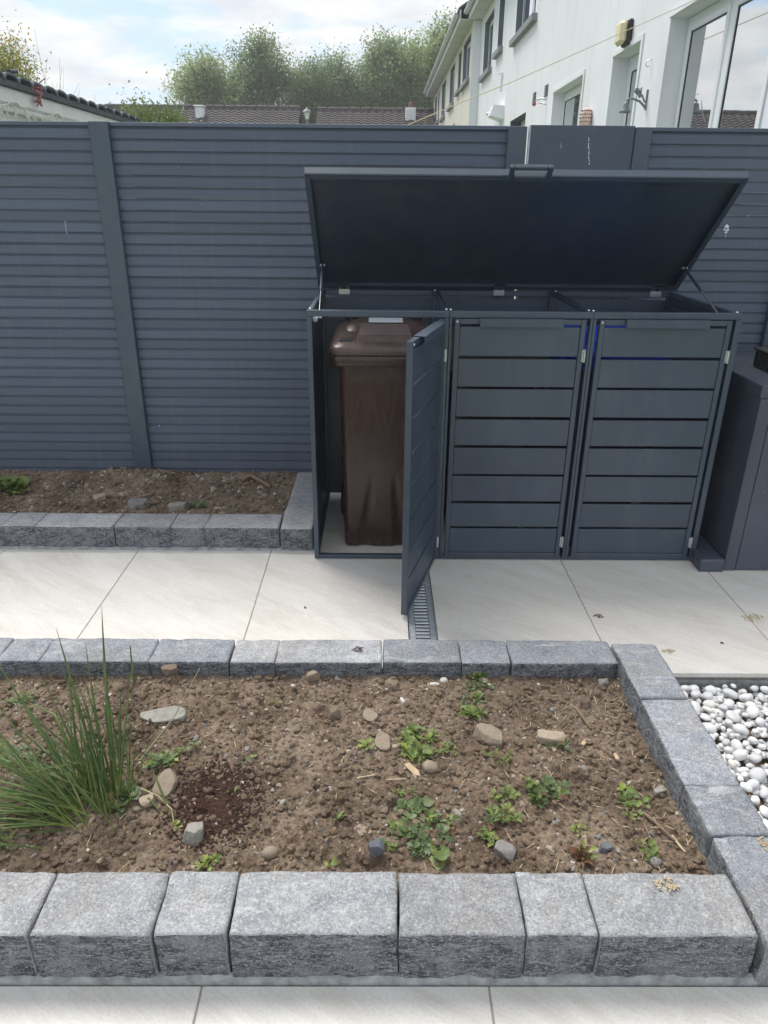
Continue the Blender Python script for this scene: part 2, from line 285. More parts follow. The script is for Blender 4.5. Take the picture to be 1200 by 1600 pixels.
# ------------------------------------------------------------------ mesh builder and object helpers
ORI = {}
class MB:
    def __init__(s): s.v = []; s.f = []; s.mi = []; s.sm = []; s.tone = []; s.ct = None
    def add(s, V, F, mi=0, smooth=False, xf=None):
        o = len(s.v)
        for p in V:
            p = Vector(p)
            if xf is not None: p = xf @ p
            s.v.append((p.x, p.y, p.z))
            if s.ct is not None: s.tone.append(s.ct)
        for f in F:
            s.f.append(tuple(i + o for i in f)); s.mi.append(mi); s.sm.append(smooth)
        return s
    def box(s, x0, x1, y0, y1, z0, z1, b=0.0, mi=0, xf=None):
        if b <= 0:
            V = [(x, y, z) for z in (z0, z1) for y in (y0, y1) for x in (x0, x1)]
            F = [(0, 2, 3, 1), (4, 5, 7, 6), (0, 1, 5, 4), (2, 6, 7, 3), (0, 4, 6, 2), (1, 3, 7, 5)]
            return s.add(V, F, mi, False, xf)
        b = min(b, (x1 - x0) * .49, (y1 - y0) * .49, (z1 - z0) * .49)
        lo = (x0, y0, z0); hi = (x1, y1, z1); V = []; idx = {}
        for c in range(8):
            sg = ((c & 1), (c >> 1) & 1, (c >> 2) & 1)
            for ax in range(3):
                p = []
                for k in range(3):
                    e = hi[k] if sg[k] else lo[k]
                    p.append(e if k == ax else (e - b if sg[k] else e + b))
                idx[(c, ax)] = len(V); V.append(tuple(p))
        F = []
        for ax in range(3):
            a1, a2 = (ax + 1) % 3, (ax + 2) % 3
            for sd in (0, 1):
                q = []
                for (u, w) in ((0, 0), (1, 0), (1, 1), (0, 1)):
                    c = (sd << ax) | (u << a1) | (w << a2); q.append(idx[(c, ax)])
                F.append(tuple(q) if sd else tuple(reversed(q)))
            for u in (0, 1):
                for w in (0, 1):
                    c0 = (u << a1) | (w << a2); c1 = c0 | (1 << ax)
                    q = (idx[(c0, a1)], idx[(c1, a1)], idx[(c1, a2)], idx[(c0, a2)])
                    F.append(q if (u ^ w) else tuple(reversed(q)))
        for c in range(8):
            q = (idx[(c, 0)], idx[(c, 1)], idx[(c, 2)])
            par = (c & 1) ^ ((c >> 1) & 1) ^ ((c >> 2) & 1)
            F.append(q if par else tuple(reversed(q)))
        return s.add(V, F, mi, False, xf)
    def tube(s, P, r, n=8, mi=0, caps=True, xf=None, smooth=True):
        P = [Vector(p) for p in P]; m = len(P); rr = r if isinstance(r, (list, tuple)) else [r] * m
        V = []; up = Vector((0, 0, 1)); last = None
        for i in range(m):
            d = (P[min(i + 1, m - 1)] - P[max(i - 1, 0)]).normalized()
            a = last if last is not None else (up if abs(d.z) < .9 else Vector((1, 0, 0)))
            x = (a - d * a.dot(d)).normalized(); y = d.cross(x); last = x
            for k in range(n):
                t = 2 * math.pi * k / n; V.append(P[i] + (x * math.cos(t) + y * math.sin(t)) * rr[i])
        F = []
        for i in range(m - 1):
            for k in range(n):
                k2 = (k + 1) % n; F.append((i * n + k, i * n + k2, (i + 1) * n + k2, (i + 1) * n + k))
        s.add(V, F, mi, smooth, xf)
        if caps:
            s.add([V[k] for k in range(n)], [tuple(reversed(range(n)))], mi, False, xf)
            s.add([V[(m - 1) * n + k] for k in range(n)], [tuple(range(n))], mi, False, xf)
        return s
    def ext(s, poly, z0, z1, mi=0, xf=None):
        n = len(poly); V = [(x, y, z0) for x, y in poly] + [(x, y, z1) for x, y in poly]
        F = [tuple(reversed(range(n))), tuple(range(n, 2 * n))] + [(i, (i + 1) % n, n + (i + 1) % n, n + i) for i in range(n)]
        return s.add(V, F, mi, False, xf)
    def lathe(s, prof, n=16, c=(0, 0, 0), mi=0, xf=None):
        V = []; m = len(prof)
        for r, z in prof:
            for k in range(n):
                t = 2 * math.pi * k / n; V.append((c[0] + r * math.cos(t), c[1] + r * math.sin(t), c[2] + z))
        F = [(i * n + k, i * n + (k + 1) % n, (i + 1) * n + (k + 1) % n, (i + 1) * n + k) for i in range(m - 1) for k in range(n)]
        return s.add(V, F, mi, True, xf)
    def mesh(s, name, mats, off=(0, 0, 0)):
        me = bpy.data.meshes.new(name)
        V = np.array(s.v, float).reshape(-1, 3) - np.array(off)
        me.from_pydata(V.tolist(), [], s.f)
        for m in (mats if isinstance(mats, (list, tuple)) else [mats]): me.materials.append(MATS[m])
        me.polygons.foreach_set('material_index', s.mi); me.polygons.foreach_set('use_smooth', s.sm)
        if s.tone:
            at = me.color_attributes.new('tone', 'FLOAT_COLOR', 'POINT')
            at.data.foreach_set('color', np.array([(*c, 1) for c in s.tone], float).ravel())
        me.update(); return me
    def build(s, name, mats, parent=None):
        off = ORI.get(parent.name, (0, 0, 0)) if parent else (0, 0, 0)
        return link(name, s.mesh(name, mats, off), parent, None)
def link(name, me, parent=None, loc=None, rot=None, scl=None):
    o = bpy.data.objects.new(name, me); COL.objects.link(o)
    po = ORI.get(parent.name, (0, 0, 0)) if parent else (0, 0, 0)
    if parent: o.parent = parent
    if loc is None: ORI[o.name] = tuple(po)
    else:
        o.location = [loc[i] - po[i] for i in range(3)]; ORI[o.name] = tuple(loc)
    if rot is not None: o.rotation_euler = rot
    if scl is not None: o.scale = scl
    return o
def thing(name, label, cat, loc, group=None):
    o = bpy.data.objects.new(name, None); COL.objects.link(o); o.location = loc; ORI[o.name] = tuple(loc)
    o.empty_display_size = .1; o['label'] = label; o['category'] = cat
    if group: o['group'] = group
    return o
def tag(o, label, cat, group=None):
    o['label'] = label; o['category'] = cat
    if group: o['group'] = group
    return o
def single(mb, name, mats, label, cat, base=None, group=None):
    V = np.array(mb.v); base = base or (float(V[:, 0].mean()), float(V[:, 1].mean()), float(V[:, 2].min()))
    o = link(name, mb.mesh(name, mats, base), None, base); return tag(o, label, cat, group)
def structure(o, kind='structure'): o['kind'] = kind; return o
def ico(sub):
    import bmesh
    bm = bmesh.new(); bmesh.ops.create_icosphere(bm, subdivisions=sub, radius=1.0); bm.verts.ensure_lookup_table()
    V = np.array([v.co[:] for v in bm.verts]); F = [tuple(v.index for v in f.verts) for f in bm.faces]; bm.free(); return V, F
ICO = {k: ico(k) for k in (1, 2, 3)}

# ------------------------------------------------------------------ ground, patio tiles, drain
g = MB(); g.box(-300, 300, -80, 300, -.5, -.12); structure(g.build('ground', 'grass_far'))
g = MB(); g.box(-3.6, 1.0, -1.2, 4.6, -.118, -.035); g.box(1.0, 3.2, 2.2405, 4.6, -.118, -.035); g.box(1.0, 3.2, -1.2, 1.03, -.118, -.035); structure(g.build('patio_bed', 'mortar'))
patio = bpy.data.objects.new('patio', None); COL.objects.link(patio); patio['kind'] = 'structure'; ORI['patio'] = (0, 0, 0)
J = .0045
def tiles(xs, ys, zt=0.0):
    for a in range(len(xs) - 1):
        for b in range(len(ys) - 1):
            m = MB(); m.box(xs[a] + J / 2, xs[a + 1] - J / 2, ys[b] + J / 2, ys[b + 1] - J / 2, -.02, zt, .0016)
            m.build('tile', 'porcelain_tile', patio)
tiles([-3.22, -2.55, -1.88, -1.21, -.54, .128], [2.10, 3.575, 4.12])
tiles([.243, .905, 1.59, 2.27, 2.95], [2.236, 3.575, 4.12])
tiles([-2.33, -1.685, -1.04, -.392, .256, .906, 1.556, 2.2], [-.95, .10, 1.062])
m = MB()                                                       # grout lines: a sheet just below the tile faces
m.box(-3.25, .126, 2.11, 4.1, -.034, -.0022); m.box(.245, 2.9, 2.25, 4.1, -.034, -.0022); m.box(-2.3, 2.15, -.9, 1.06, -.034, -.0022)
m.build('grout', 'grout', patio)
dr = thing('drain_channel', 'narrow galvanised slotted drain grate set between the pale patio tiles', 'drain', (.185, 2.7, 0))
m = MB(); m.box(.131, .240, 2.24, 4.05, -.034, -.024); m.build('channel', 'drain_dark', dr)
m = MB()
m.box(.134, .156, 2.24, 4.04, -.012, -.003, .001); m.box(.216, .238, 2.24, 4.04, -.012, -.003, .001)
m.box(.130, .1332, 2.24, 4.04, -.03, -.001); m.box(.2388, .242, 2.24, 4.04, -.03, -.001); m.build('grate_rim', 'zinc', dr)
bar = MB(); bar.box(-.0302, .0302, -.0085, .0085, -.010, -.0032, .003); bar_me = bar.mesh('grate_bar', 'zinc')
y = 2.25
while y < 3.9:
    link('grate_bar', bar_me, dr, (.186, y, 0)); y += .0262

# ------------------------------------------------------------------ kerb blocks
def block_mesh(L, D, H, seed, split=('y0',), top='block_top', res=.011, rough=1.0):
    hx, hy, hz = L / 2, D / 2, H / 2; nx, ny, nz = [max(3, int(round(q / res))) for q in (L, D, H)]
    V = []; F = []; mi = []; key = {}
    def vid(p):
        k = tuple(int(round(c * 1e5)) for c in p)
        if k not in key: key[k] = len(V); V.append(p)
        return key[k]
    lin = lambda h, n: np.linspace(-h, h, n + 1)
    X, Y, Z = lin(hx, nx), lin(hy, ny), lin(hz, nz)
    def face(f, A, B, m_):
        for i in range(len(A) - 1):
            for j in range(len(B) - 1):
                F.append(tuple(vid(f(a, b)) for a, b in ((A[i], B[j]), (A[i + 1], B[j]), (A[i + 1], B[j + 1]), (A[i], B[j + 1])))); mi.append(m_)
    face(lambda a, b: (a, b, hz), X, Y, 0)
    face(lambda a, b: (a, -hy, b), X, Z, 1 if 'y0' in split else 0); face(lambda a, b: (-a, hy, b), X, Z, 1 if 'y1' in split else 0)
    face(lambda a, b: (-hx, -a, b), Y, Z, 1 if 'x0' in split else 0); face(lambda a, b: (hx, a, b), Y, Z, 1 if 'x1' in split else 0)
    face(lambda a, b: (a, -b, -hz), X, Y, 0)
    P = np.array(V); S = P + seed * 7.31
    n0 = fbm(S, 22, 4, 3); n1 = fbm(S, 60, 3, 9); nl = fbm(S, 11, 2, 31)
    r = np.clip(.0045 + .009 * fbm(S, 15, 3, 5) + .009 * n1, .0014, .024)[:, None] * rough
    h = np.array([hx, hy, hz]); q = np.clip(P, -(h - r), h - r); d = P - q; ln = np.linalg.norm(d, axis=1, keepdims=True)
    Q = np.where(ln > 1e-9, q + d / np.maximum(ln, 1e-9) * r, P)
    amp = np.full(len(P), .0011)
    onsplit = np.zeros(len(P), bool)
    for sname, ax, sg in (('x0', 0, -1), ('x1', 0, 1), ('y0', 1, -1), ('y1', 1, 1)):
        msk = np.abs(P[:, ax] - sg * h[ax]) < 1e-6
        if sname in split:
            onsplit |= msk; Q[msk, ax] += sg * (.0055 * n0 + .0030 * n1)[msk]
        else: Q[msk, ax] += sg * (.0042 * nl + .0022 * n0 + .0016 * n1)[msk] - sg * .0004
    t = np.abs(P[:, 2] - hz) < 1e-6; Q[t, 2] += (.0018 * n0 + .0013 * n1)[t]
    me = bpy.data.meshes.new('kerb_block'); me.from_pydata(Q.tolist(), [], F)
    me.materials.append(MATS[top]); me.materials.append(MATS['block_split']); me.polygons.foreach_set('material_index', mi)
    me.polygons.foreach_set('use_smooth', [True] * len(F)); me.update(); return me
SEED = [1]
def block(par, x0, x1, y0, y1, z0, z1, split, top='block_top', g=.0025, rz=0.):
    SEED[0] += 1; s = SEED[0]; rr = random.Random(s)
    me = block_mesh(x1 - x0 - 2 * g, y1 - y0, z1 - z0, s, split, top)
    link('kerb_block', me, par, ((x0 + x1) / 2 + rr.uniform(-1, 1) * .001, (y0 + y1) / 2 + rr.uniform(-1, 1) * .002, (z0 + z1) / 2 + rr.uniform(-1, 1) * .0015), (rr.uniform(-.006, .006), rr.uniform(-.006, .006), rz + rr.uniform(-.008, .008)))
kb = thing('bed_kerb', 'low charcoal stone kerb around the front soil bed beside the white pebbles', 'kerb', (0, 1.6, 0))
for a, b in zip([-1.36, -1.06, -.762, -.490, -.328, .050, .335, .493], [-1.06, -.762, -.490, -.328, .050, .335, .493, .846]):
    block(kb, a, b, 1.070, 1.233, -.01, .152, ('y0',), g=R0.uniform(.0010, .0034))
for a, b in zip([-1.95, -1.62, -1.352, -1.203, -.812, -.530, -.366, .018, .3, .478], [-1.62, -1.352, -1.203, -.812, -.530, -.366, .018, .3, .478, .862]):
    block(kb, a, b, 2.122, 2.270, -.02, .122, ('y0',), 'block_top_dark' if a > -.01 or a < -.8 else 'block_top', g=R0.uniform(.0003, .0016))
for a, b in zip([1.06, 1.352, 1.528, 1.904], [1.352, 1.528, 1.904, 2.225]):
    block(kb, .858, 1.018, a + .002, b - .002, -.03, .141, ('x0',), 'block_top_dark', g=0)
m = MB()                                                       # mortar haunch along the front foot of the kerb
xs = np.linspace(-1.36, 1.05, 150); pr = []
n_ = fbm(np.stack([xs, 0 * xs, 0 * xs], 1), 9, 4, 2)
for i, x in enumerate(xs): pr.append([(x, 1.062, -.015), (x, 1.0635, .010 + .004 * n_[i]), (x, 1.0665, .017 + .010 * n_[i]), (x, 1.078, .022 + .010 * n_[i])])
V = [p for r_ in pr for p in r_]; F = [(i * 4 + k, (i + 1) * 4 + k, (i + 1) * 4 + k + 1, i * 4 + k + 1) for i in range(len(xs) - 1) for k in range(3)]
m.add(V, F, 0, True); m.build('mortar_haunch', 'mortar', kb)
rk = thing('bed_kerb', 'low charcoal stone kerb of the narrow soil bed below the fence', 'kerb', (-1.2, 3.4, 0))
for a, b in zip([-2.75, -2.35, -2.06, -1.884, -1.719, -1.326, -1.043, -.870], [-2.35, -2.06, -1.884, -1.719, -1.326, -1.043, -.870, -.497]):
    block(rk, a, b, 3.262, 3.438, -.01, .121, ('y0',), g=R0.uniform(.0004, .0024), rz=-.004)
block(rk, -.494, -.326, 3.252, 3.556, -.01, .122, ('y0',), 'block_top'); block(rk, -.492, -.326, 3.558, 3.70, -.01, .122, (), 'block_top'); block(rk, -.490, -.326, 3.703, 4.06, -.01, .122, (), 'block_top')
m = MB(); xs = np.linspace(-2.75, -.33, 120); n_ = fbm(np.stack([xs, 0 * xs, 0 * xs], 1), 10, 4, 6)
V = []
for i, x in enumerate(xs): V += [(x, 3.245, -.002), (x, 3.252, .006 + .003 * n_[i]), (x, 3.268, .013 + .006 * n_[i])]
m.add(V, [(i * 3 + k, (i + 1) * 3 + k, (i + 1) * 3 + k + 1, i * 3 + k + 1) for i in range(len(xs) - 1) for k in range(2)], 0, True); m.build('mortar_haunch', 'mortar', rk)

# ------------------------------------------------------------------ soil beds
class Soil:
    def __init__(s, x0, x1, y0, y1, step, base, seed, clods, slope=lambda X, Y: 0):
        s.x0, s.y0, s.st = x0, y0, step
        s.nx = int((x1 - x0) / step) + 1; s.ny = int((y1 - y0) / step) + 1
        X, Y = np.meshgrid(x0 + np.arange(s.nx) * step, y0 + np.arange(s.ny) * step, indexing='ij'); s.X, s.Y = X, Y
        P = np.stack([X.ravel(), Y.ravel(), 0 * X.ravel()], 1)
        h = base + .016 * fbm(P, 3.2, 3, seed) + .009 * fbm(P, 12, 3, seed + 1)
        h = h.reshape(X.shape) + slope(X, Y)
        s.z = h
        rg = np.random.default_rng(seed)
        for k in range(clods):
            r = .0022 + .0085 * rg.random() ** 3.6 + (.010 * rg.random() if rg.random() < .02 else 0)
            s.stamp(x0 + rg.random() * (x1 - x0), y0 + rg.random() * (y1 - y0), r, rg)
        s.z += (.0034 * fbm(P, 70, 3, seed + 5) + .0022 * fbm(P, 190, 2, seed + 8)).reshape(X.shape)
    def stamp(s, cx, cy, r, rg, sgn=1.):
        a = int((cx - r * 1.5 - s.x0) / s.st); b = int((cx + r * 1.5 - s.x0) / s.st) + 2; c = int((cy - r * 1.5 - s.y0) / s.st); d = int((cy + r * 1.5 - s.y0) / s.st) + 2
        a, c = max(a, 0), max(c, 0); b, d = min(b, s.nx), min(d, s.ny)
        if b <= a or d <= c: return
        X = s.X[a:b, c:d] - cx; Y = s.Y[a:b, c:d] - cy; t = rg.random() * 6.28; e = .65 + .7 * rg.random()
        u = (X * math.cos(t) + Y * math.sin(t)) / e; v = (-X * math.sin(t) + Y * math.cos(t)) * e
        q = 1 - (u * u + v * v) / (r * r); m_ = q > 0
        ic, jc = min(max(int((cx - s.x0) / s.st), 0), s.nx - 1), min(max(int((cy - s.y0) / s.st), 0), s.ny - 1)
        hh = s.z[ic, jc] + sgn * r * .8 * np.sqrt(np.maximum(q, 0)) * (.8 + .3 * rg.random())
        Z = s.z[a:b, c:d]
        if sgn > 0: Z[m_] = np.maximum(Z[m_], hh[m_])
        else: Z[m_] = np.minimum(Z[m_], hh[m_])
    def h(s, x, y):
        i = min(max((x - s.x0) / s.st, 0), s.nx - 1.001); j = min(max((y - s.y0) / s.st, 0), s.ny - 1.001)
        a, b = int(i), int(j); return float(s.z[a:a + 2, b:b + 2].mean())
    def build(s, name, mat):
        V = np.stack([s.X.ravel(), s.Y.ravel(), s.z.ravel()], 1)
        I = np.arange(s.nx * s.ny).reshape(s.nx, s.ny); Q = np.stack([I[:-1, :-1], I[1:, :-1], I[1:, 1:], I[:-1, 1:]], -1).reshape(-1, 4)
        me = bpy.data.meshes.new(name); me.vertices.add(len(V)); me.vertices.foreach_set('co', V.ravel())
        me.loops.add(Q.size); me.loops.foreach_set('vertex_index', Q.ravel()); me.polygons.add(len(Q)); me.polygons.foreach_set('loop_start', np.arange(len(Q)) * 4)
        me.update(calc_edges=True); me.polygons.foreach_set('use_smooth', [True] * len(Q)); me.materials.append(MATS[mat]); me.validate(); me.update()
        return structure(link(name, me))
def bed_slope(X, Y):
    return .012 * np.exp(-((Y - 2.10) / .12) ** 2) - .008 * np.exp(-((Y - 1.25) / .08) ** 2) + .018 * np.exp(-((X + 1.0) ** 2 + (Y - 1.5) ** 2) / .06) - .02 * np.exp(-((X + .469) ** 2 + (Y - 1.545) ** 2) / .004) + .006
soil = Soil(-1.62, .872, 1.225, 2.13, .0035, .045, 21, 12000, bed_slope)
rgx = np.random.default_rng(4)
for (x_, y_, r_) in ((-.22, 1.41, .018), (-.14, 1.50, .014), (.66, 1.62, .015), (.62, 1.50, .013), (-.08, 1.33, .016), (.48, 1.96, .012)): soil.stamp(x_, y_, r_, rgx, -1.)
for (x_, y_, r_) in ((.55, 1.70, .026), (.60, 1.66, .03), (.43, 1.62, .03), (-.15, 1.38, .026), (-.02, 1.36, .03), (-.32, 1.62, .02), (-.11, 1.56, .017), (.05, 2.07, .03), (-.73, 2.10, .03), (.70, 1.99, .024), (.72, 1.72, .022), (-.2, 1.95, .02)): soil.stamp(x_, y_, r_, rgx)
soil_o = soil.build('soil_bed', 'soil')
def rear_slope(X, Y): return .028 * np.exp(-((Y - 3.95) / .18) ** 2) * (1 - .5 * np.clip((X + 1.2), 0, 1)) + .02 * np.exp(-((X + 1.45) / .25) ** 2 - ((Y - 4.0) / .16) ** 2)
rsoil = Soil(-2.85, -.48, 3.40, 4.14, .006, .088, 37, 5200, rear_slope)
rsoil_o = rsoil.build('soil_bed', 'soil')

PAL = [(.25, .20, .15), (.20, .155, .12), (.31, .28, .25), (.23, .225, .225), (.37, .31, .25), (.15, .155, .165), (.33, .24, .19), (.44, .41, .37), (.18, .13, .10)]
def rock(mb, c, r, rg, sub=1, flat=.65, col=None, smooth=False):
    V, F = ICO[sub]; t = rg.random() * 6.283
    s = np.array([r * (.8 + .5 * rg.random()), r * (.6 + .4 * rg.random()), r * flat * (.7 + .5 * rg.random())])
    P = V * (1 + .22 * (rg.random((len(V), 1)) * 2 - 1) if sub == 1 else 1 + .28 * fbm(V + rg.random(3) * 40, 1.3, 3)[:, None]) * s
    ct, st = math.cos(t), math.sin(t); P = np.stack([P[:, 0] * ct - P[:, 1] * st, P[:, 0] * st + P[:, 1] * ct, P[:, 2]], 1) + np.array(c)
    mb.ct = tuple(col) if col is not None else None
    mb.add(P.tolist(), F, 0, smooth)
def gravel(S, n, x0, x1, y0, y1, rmin, rmax, seed, name, par, dens=None):
    rg = np.random.default_rng(seed); m = MB()
    for k in range(n):
        x, y = x0 + rg.random() * (x1 - x0), y0 + rg.random() * (y1 - y0)
        if dens and rg.random() > dens(x, y): continue
        r = rmin + (rmax - rmin) * rg.random() ** 3.5; c = np.array(PAL[int(rg.integers(len(PAL)))]) * (.75 + .5 * rg.random())
        if rg.random() < .03: c = np.array((.62, .60, .56))
        rock(m, (x, y, S.h(x, y) - r * .05), r, rg, 1, .7, c)
    return structure(m.build(name, 'stone_tone', par), 'stuff')
gravel(soil, 6000, -1.5, .858, 1.24, 2.11, .0013, .0085, 3, 'gravel', soil_o)
gravel(rsoil, 2200, -2.7, -.5, 3.44, 4.08, .0025, .014, 5, 'gravel', rsoil_o)
# crumbs of soil, same earth as the bed
def crumbs(S, n, x0, x1, y0, y1, rmin, rmax, seed, par):
    rg = np.random.default_rng(seed); m = MB()
    for k in range(n):
        x, y = x0 + rg.random() * (x1 - x0), y0 + rg.random() * (y1 - y0); r = rmin + (rmax - rmin) * rg.random() ** 4
        rock(m, (x, y, S.h(x, y) + r * .25), r, rg, 1, .8)
    return structure(m.build('soil_crumbs', 'soil', par), 'stuff')
crumbs(soil, 11000, -1.5, .858, 1.24, 2.11, .0015, .013, 13, soil_o); crumbs(rsoil, 3000, -2.7, -.5, 3.44, 4.08, .004, .02, 15, rsoil_o)
# medium stones one can pick out: parts of the bed
rg = np.random.default_rng(77)
kinds = ['tan', 'brown', 'grey', 'brown', 'slate', 'cream', 'pink', 'tan', 'tan']
STV = {}
for k in set(kinds) | {'slate', 'white'}:
    STV[k] = []
    for j in range(3):
        m = MB(); V, F = ICO[2]; P = V / (np.abs(V) ** 4).sum(axis=1, keepdims=True) ** .25
        for q_ in range(7):
            n_ = rg.normal(size=3); n_ /= np.linalg.norm(n_); P = P - np.maximum(P @ n_ - rg.uniform(.6, .9), 0)[:, None] * n_
        P = P * np.array([1.05, .78, .55]) * (1 + .08 * fbm(V + k.__len__() + j * 9, 2.2, 3)[:, None]); m.add(P.tolist(), F, 0, False); STV[k].append(m.mesh('stone', 'stone_' + k))
for k in range(84):
    x, y = rg.uniform(-1.4, .85), rg.uniform(1.25, 2.11); r = rg.uniform(.006, .0145) * (1.15 if y < 1.6 else 1)
    kd = kinds[int(rg.integers(len(kinds)))]
    link('stone', STV[kd][int(rg.integers(3))], soil_o, (x, y, soil.h(x, y) - r * .05), (rg.uniform(-.5, .5), rg.uniform(-.5, .5), rg.uniform(0, 6.3)), (r, r, r))
for k in range(70):
    x, y = rg.uniform(-2.4, -.52), rg.uniform(3.45, 3.95) if k % 3 else rg.uniform(3.44, 3.52); r = rg.uniform(.011, .026)
    kd = ['grey', 'tan', 'slate', 'brown', 'cream'][int(rg.integers(5))]
    link('stone', STV[kd][int(rg.integers(3))], rsoil_o, (x, y, rsoil.h(x, y) - r * .05), (rg.uniform(-.5, .5), rg.uniform(-.5, .5), rg.uniform(0, 6.3)), (r, r, r))
# dark peat spilled on the bed
rg = np.random.default_rng(8); m = MB()
for k in range(9000):
    a, q = rg.random() * 6.283, abs(rg.normal()) * .058
    x, y = -.462 + q * math.cos(a) * 1.05, 1.548 + q * math.sin(a) * 1.25
    r = rg.uniform(.0015, .0056); rock(m, (x, y, soil.h(x, y) + r * .3), r, rg, 1, .8)
structure(m.build('peat', 'peat', soil_o), 'stuff')

# ------------------------------------------------------------------ fence
fence = thing('fence', 'tall dark slate blue fence of narrow horizontal composite boards behind the bin store', 'fence', (-.4, 4.1, 0))
def slat_mesh(x0, x1):
    m = MB(); L = x1 - x0; pr = [(0.020, 0), (0.0012, 0), (0, .0014), (0, .0420), (.0014, .0432), (.0095, .0436), (.0095, .0548), (.020, .0548)]
    n = len(pr); V = [(-L / 2, y, z) for y, z in pr] + [(L / 2, y, z) for y, z in pr]
    m.add(V, [(i, i + n, (i + 1) % n + n, (i + 1) % n) for i in range(n)] + [tuple(range(n)), tuple(reversed(range(n, 2 * n)))])
    return m.mesh('slat', 'fence_board')
for (x0, x1, zb) in ((-3.6, -1.452, .062), (-1.378, .655, .062), (1.36, 2.175, .062)):
    me = slat_mesh(x0, x1); n = 0; z = 1.9605 - .0555
    while z > zb - .03:
        link('slat', me, fence, ((x0 + x1) / 2 + R0.uniform(-.001, .001), 4.100 + R0.uniform(-.0006, .0006), z)); z -= .0555
    m = MB(); m.box(x0, x1, 4.094, 4.124, 1.9605, 1.979, .002); m.build('top_rail', 'fence_board', fence)
def post(x0, x1, y0, zt=1.981, mat='post_paint'):
    m = MB(); m.box(x0, x1, y0, y0 + .085, -.05, zt, .003); m.build('post', mat, fence)
post(-1.464, -1.366, 4.066); post(.641, .737, 4.068, 1.976); post(1.288, 1.372, 4.078, 1.978); post(2.155, 2.25, 4.066)
m = MB(); m.box(.756, 1.2865, 4.088, 4.108, 0, 1.984, .002); m.build('flat_panel', 'post_paint', fence)
m = MB(); m.box(.748, .757, 4.084, 4.10, 0, 1.98); m.build('edge_trim', 'zinc', fence)
m = MB(); m.box(2.19, 3.2, 4.10, 4.12, 0, 1.979); m.build('end_panel', 'fence_board', fence)
def splash(pts, y):
    m = MB()
    for (x, z, r) in pts:
        k = 8; V = [(x + r * (.7 + .5 * R0.random()) * math.cos(t * 2 * math.pi / k), y, z + r * (.7 + .5 * R0.random()) * math.sin(t * 2 * math.pi / k)) for t in range(k)]
        V2 = [(a, y + .004, b) for a, _, b in V]
        m.add(V + V2, [tuple(range(k)), tuple(reversed(range(k, 2 * k)))] + [(i, k + i, k + (i + 1) % k, (i + 1) % k) for i in range(k)])
    return m
m = splash([(1.054 + .0016 * math.sin(i * .55) + i * .0006, 1.93 - i * .0043, R0.uniform(.0016, .0036)) for i in range(29) if i % 7 != 5], 4.0868); m.build('paint_splash', 'paint_white', fence)
m = splash([(.915 + .004 * math.sin(i), 1.90 - i * .006, .0018) for i in range(4)], 4.0868); m.build('paint_splash', 'paint_white', fence)
m = splash([(1.845, 1.515, .011), (1.838, 1.503, .008), (1.852, 1.50, .010), (1.847, 1.488, .007), (1.849, 1.472, .003), (1.850, 1.462, .002), (1.95, 1.57, .003)], 4.0988); m.build('paint_splash', 'paint_white', fence)
m = splash([(-1.668 + .0015 * math.sin(i), 1.515 - i * .004, .0018 if i % 4 else .0010) for i in range(17)], 4.0988); m.build('paint_splash', 'paint_white', fence)
m = splash([(-1.30, .395, .0035), (-1.04, 1.78, .002), (-.94, 1.60, .0015)], 4.0988); m.build('paint_splash', 'paint_white', fence)

# ------------------------------------------------------------------ bin store
ST = thing('bin_store', 'anthracite metal bin store with its lid raised and its left door open', 'bin store', (.626, 3.57, 0))
YF, YB, ZT = 3.16, 3.995, 1.195
P_ = 'store_paint'
m = MB()                                                       # posts and rails
def bx(*a, b=.0018): m.box(*a, b)
for (x0, x1) in ((-.314, -.292), (.2815, .2995), (.3008, .3125), (.9095, .9215), (.9228, .9365), (1.5395, 1.5655)):
    bx(x0, x1, YF, YF + .03, .004, ZT - .027); bx(x0, x1, YB - .03, YB, .004, ZT)
for (x0, x1) in ((-.314, .3005), (.3015, .9215), (.9225, 1.5655)):
    bx(x0, x1, YF - .0006, YF + .03, ZT - .0265, ZT); bx(x0 + .024, x1 - .024, YB - .028, YB - .002, ZT - .030, ZT - .003)
    bx(x0 + .0185, x1 - .0185, YF + .002, YF + .028, .004, .022)
for (x0, x1) in ((-.313, -.292), (.283, .298), (.302, .311), (.911, .920), (.924, .935), (1.541, 1.564)):
    bx(x0, x1, YF + .0305, YB - .0305, ZT - .0255, ZT - .001); bx(x0, x1, YF + .0305, YB - .0305, .006, .024)
m.build('frame', P_, ST)
m = MB(); m.box(-.3105, -.3085, YF + .02, YB - .01, .02, ZT - .002); m.build('side_panel', P_, ST)
m = MB(); m.box(1.5605, 1.5625, YF + .02, YB - .01, .02, ZT - .002)
m.box(1.528, 1.5375, YF + .03, YB - .03, 1.118, 1.132); m.build('side_panel', P_, ST)
m = MB(); m.box(-.302, 1.555, YB - .006, YB - .003, .02, 1.148); m.build('back_panel', P_, ST)
m = MB()
for (x, y) in ((.291, YF + .06), (.309, YF + .05), (.913, YF + .06), (.931, YF + .05), (-.302, YF + .05), (1.552, YF + .035), (.291, YB - .05), (.931, YB - .05)):
    m = MB(); m.lathe([(0, .006), (.004, .0055), (.006, .002), (.006, 0)], 10, (x, y, ZT - .001)); m.build('bolt', 'steel', ST)
m = MB(); m.lathe([(0, .016), (.010, .015), (.0125, .010), (.0125, 0)], 16, (0, 0, 0), 0, Matrix.Translation((-.2895, 3.235, 1.146)) @ Matrix.Rotation(math.radians(72), 4, 'Y') @ Matrix.Rotation(.3, 4, 'X')); m.build('door_magnet', 'paint_white', ST)
